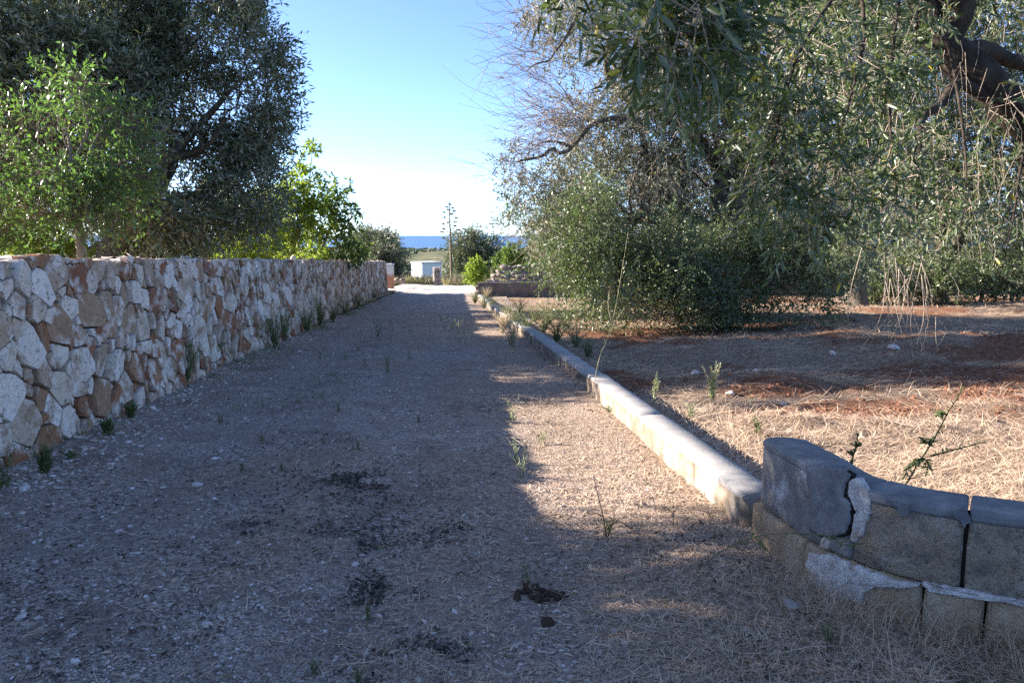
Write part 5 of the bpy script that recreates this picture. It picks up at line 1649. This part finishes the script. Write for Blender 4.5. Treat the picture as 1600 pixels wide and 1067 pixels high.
# plants by the low wall
herb('dry_stalk', 'tall pale dry stalk leaning over the low wall', 'weed', (1.27, 8.1, -.27), [[(0, 0, 0), (.10, .1, .45), (.25, .2, .8), (.42, .3, 1.75)], [(.17, .15, .58), (.12, .18, .85), (.13, .2, .98)], [(.20, .15, .65), (.30, .2, .85), (.42, .2, 1.0)], [(.24, .2, .8), (.2, .2, 1.0), (.22, .22, 1.15)]], (16, .035, .006, .6, .35, .6), 'palestem', 'pale_weed', r=.0032)
herb('weed', 'dark thorny dry weed standing in the shade edge before the low wall', 'weed', wbase(948, 838), [[(0, 0, -.01), (-.02, 0, .12), (-.05, .02, .24), (-.07, .03, .34)], [(0, 0, .05), (.06, -.02, .10), (.16, -.05, .04)], [(-.02, 0, .12), (-.06, 0, .14), (-.09, 0, .135)], [(0, 0, 0), (.03, 0, .08), (.04, .0, .13)], [(0, 0, 0), (-.01, -.03, -.03), (-.005, -.1, -.05)]], (7, .03, .004, .7, .3, .5), 'darkstem', 'weed', r=.0035)
herb('weed', 'green tuft sprouting at the foot of the dark thorny weed', 'weed', wbase(950, 832), stems_up(9, .08, .08, seed=91), (8, .035, .005, .5, .2, .8), r=.0012)
herb('weed', 'thin dry twig weed in the sunny straw right beside the low wall', 'weed', wbase(1052, 825), [[(0, 0, 0), (0, 0, .08), (-.01, 0, .17)], [(0, 0, .07), (-.04, 0, .11), (-.07, 0, .12)], [(0, 0, .08), (.03, 0, .12), (.05, 0, .11)]], (4, .02, .004, .6, .3, .5), 'darkstem', 'weed', r=.0022)
herb('weed', 'mat of small green leaves at the foot of the low wall', 'weed', wbase(955, 648), stems_up(16, .07, .22, seed=93), (8, .035, .016, .7, .2, .4), r=.0015)
herb('weed', 'pale leggy weed in front of the low wall where the sun begins', 'weed', wbase(848, 690), stems_up(7, .16, .14, seed=94), (9, .04, .007, .5, .2, .7), r=.0018, leaf_m='pale_weed')
# overgrown far part of the low wall
LW = ['first', 'second', 'thirteenth', 'sixth', 'fourth', 'seventh', 'ninth', 'third', 'eighth', 'eleventh', 'tenth', 'fifth', 'twelfth', 'last']
_o = sorted(range(14), key=lambda i: (474, 482, 560, 508, 500, 515, 525, 485, 520, 535, 505, 492, 515.5, 545)[i])
_n = ['first', 'second', 'third', 'fourth', 'fifth', 'sixth', 'seventh', 'eighth', 'ninth', 'tenth', 'eleventh', 'twelfth', 'thirteenth', 'fourteenth']
LW = [_n[_o.index(i)] for i in range(14)]
for k_, (px, py, h, n) in enumerate(((742, 474, .45, 14), (756, 482, .5, 14), (920, 560, .35, 12), (858, 508, .55, 16), (790, 500, .5, 16), (805, 515, .55, 16), (822, 525, .5, 14), (770, 485, .45, 14), (850, 520, .5, 16), (870, 535, .45, 14), (835, 505, .5, 14), (812, 492, .5, 14), (885, 515, .4, 12), (900, 545, .4, 12))):
    q_ = gnd(px, py); z_ = float(field_h(max(q_[0], 1.62), q_[1])) if q_[0] > 1.3 else float(lane_h(q_[0], q_[1]))
    herb('weed', LW[k_] + ' from the far end of the grey-green weeds straggling over the far low wall', 'weed', (q_[0], q_[1], z_), stems_up(int(n * 2.3), h, h * 1.0, seed=110 + k_), (18, .06, .017, .6, .12, .6), group='weeds over the far part of the low wall', leaf_m='weed' if k_ % 3 == 0 else 'grey_weed', fn=leaves2)
for k_, (px, py) in enumerate(((760, 470), (785, 520), (800, 540))):
    q_ = gnd(px, py)
    herb('weed', ('far', 'middle', 'near')[k_] + ' one of three dry golden grass tufts against the far low wall', 'weed', (q_[0], q_[1], float(lane_h(q_[0], q_[1]))), stems_up(60, .5, .4, seed=130 + k_), (7, .10, .008, .4, .3, .8), 'palestem', 'drygrass', group='golden grass tufts by the low wall', fn=leaves2)
# thistles and weeds in the field
def fbase(px, py):
    q_ = gnd(px, py, .06); return np.array([q_[0], q_[1], float(field_h(q_[0], q_[1]))])
b = fbase(1022, 628)
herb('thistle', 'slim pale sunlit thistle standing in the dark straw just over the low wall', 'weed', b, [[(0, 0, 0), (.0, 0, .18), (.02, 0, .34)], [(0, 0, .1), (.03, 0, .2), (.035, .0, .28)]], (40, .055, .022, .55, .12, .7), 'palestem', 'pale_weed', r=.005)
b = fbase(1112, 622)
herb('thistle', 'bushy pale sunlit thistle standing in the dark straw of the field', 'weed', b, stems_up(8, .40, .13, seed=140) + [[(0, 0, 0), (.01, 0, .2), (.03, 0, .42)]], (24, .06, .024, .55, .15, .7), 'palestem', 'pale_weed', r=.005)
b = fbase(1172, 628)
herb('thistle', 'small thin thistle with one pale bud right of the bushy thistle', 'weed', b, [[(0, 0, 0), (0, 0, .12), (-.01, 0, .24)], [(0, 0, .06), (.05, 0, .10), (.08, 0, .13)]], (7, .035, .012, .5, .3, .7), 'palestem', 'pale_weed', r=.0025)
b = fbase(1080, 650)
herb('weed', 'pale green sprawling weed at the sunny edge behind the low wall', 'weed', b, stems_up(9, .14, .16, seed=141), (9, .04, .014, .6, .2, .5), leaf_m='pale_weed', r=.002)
herb('weed', 'green weed low in the straw left of the corner wall', 'weed', fbase(1185, 680), stems_up(6, .16, .10, seed=142), (9, .045, .014, .6, .2, .5), r=.002)
herb('weed', 'arching dry pale stems curling over the straw behind the low wall', 'weed', fbase(1050, 640), [[(0, 0, 0), (-.06, 0, .10), (-.14, 0, .11), (-.18, 0, .02)], [(0, 0, 0), (-.1, 0, .14), (-.2, .0, .08)], [(.05, 0, 0), (.0, 0, .09), (-.08, 0, .10), (-.12, 0, .03)], [(.3, .05, 0), (.36, 0, .1), (.44, 0, .08)], [(.22, .0, 0), (.16, 0, .09), (.1, 0, .05)]], (0, 0, 0, 0, 0, 0), 'palestem', r=.003)
P3 = lambda l, Y, o: [tuple(at(a, b_, Y) - o) for a, b_ in l]
o = np.array(fbase(1415, 752)); Yc = o[1] - .15
o = at(1415, 758, 3.9); 
herb('thistle', 'dark green cut thistle with a bent-over head rising behind the corner wall', 'weed', o, [P3([(1412, 762), (1440, 715), (1460, 685), (1480, 645), (1498, 618), (1503, 605)], 3.9, o), P3([(1440, 715), (1430, 722), (1418, 732), (1413, 745)], 3.9, o), P3([(1440, 715), (1449, 722), (1448, 742)], 3.9, o), P3([(1455, 695), (1446, 690), (1438, 684)], 3.9, o), P3([(1480, 648), (1470, 645), (1466, 650)], 3.9, o), P3([(1454, 712), (1500, 700), (1540, 690)], 3.9, o)], (26, .05, .017, .6, .05, .1), 'darkstem', 'weed', r=.005)
o = at(1332, 740, 3.8)
herb('thistle', 'short dark thistle head sticking up behind the corner wall', 'weed', o, [P3([(1330, 745), (1332, 715), (1338, 695), (1340, 676)], 3.8, o), P3([(1332, 712), (1326, 706)], 3.8, o), P3([(1336, 700), (1344, 694)], 3.8, o)], (24, .034, .013, .6, .1, .4), 'darkstem', 'weed', r=.005)
o = at(1090, 890, 3.3)
herb('bramble', 'long thin green runner arching over the corner wall', 'weed', o, [[tuple(p_ - o) for p_ in (at(1088, 892, 3.35), at(1130, 858, 3.3), at(1180, 838, 3.2), at(1235, 832, 3.1), at(1290, 836, 2.98), at(1330, 845, 2.86), at(1372, 858, 2.78))], [tuple(p_ - o) for p_ in (at(1180, 838, 3.2), at(1190, 850, 3.2), at(1200, 862, 3.18))], [tuple(p_ - o) for p_ in (at(1290, 836, 2.98), at(1320, 850, 2.86), at(1350, 848, 2.8))]], (13, .032, .010, .6, .25, -.3), 'greenstem', 'weed', r=.0028)
for k_, (P_, lab) in enumerate((([(1435, 915), (1380, 935), (1330, 960), (1290, 1000)], 'bent dry stalk lying before the corner wall'), ([(1300, 985), (1270, 1005), (1235, 1030), (1190, 1062)], 'grey dry stick lying in the straw at the bottom'), ([(432, 785), (440, 810), (434, 840), (424, 855)], 'thin pale stick lying alone on the lane'))):
    q_ = gnd(*P_[0]); c_ = [gnd(a, b_, .02) for a, b_ in P_]
    o_ = thing('dry_stick', lab, 'stick', q_)
    mb = MB(); tube(mb, curve_pts([np.array(x_) - q_ + np.array([0, 0, .012]) for x_ in c_], 10), .006 if k_ == 1 else .003, .002, 5); mb.build('twig', M['deadtwig'], o_, loc=(0, 0, 0))
herb('weed', 'grass tuft of green blades at the foot of the corner wall', 'weed', wbase(1290, 1015), stems_up(10, .06, .06, seed=150), (4, .04, .005, .4, .3, .9), r=.0012)
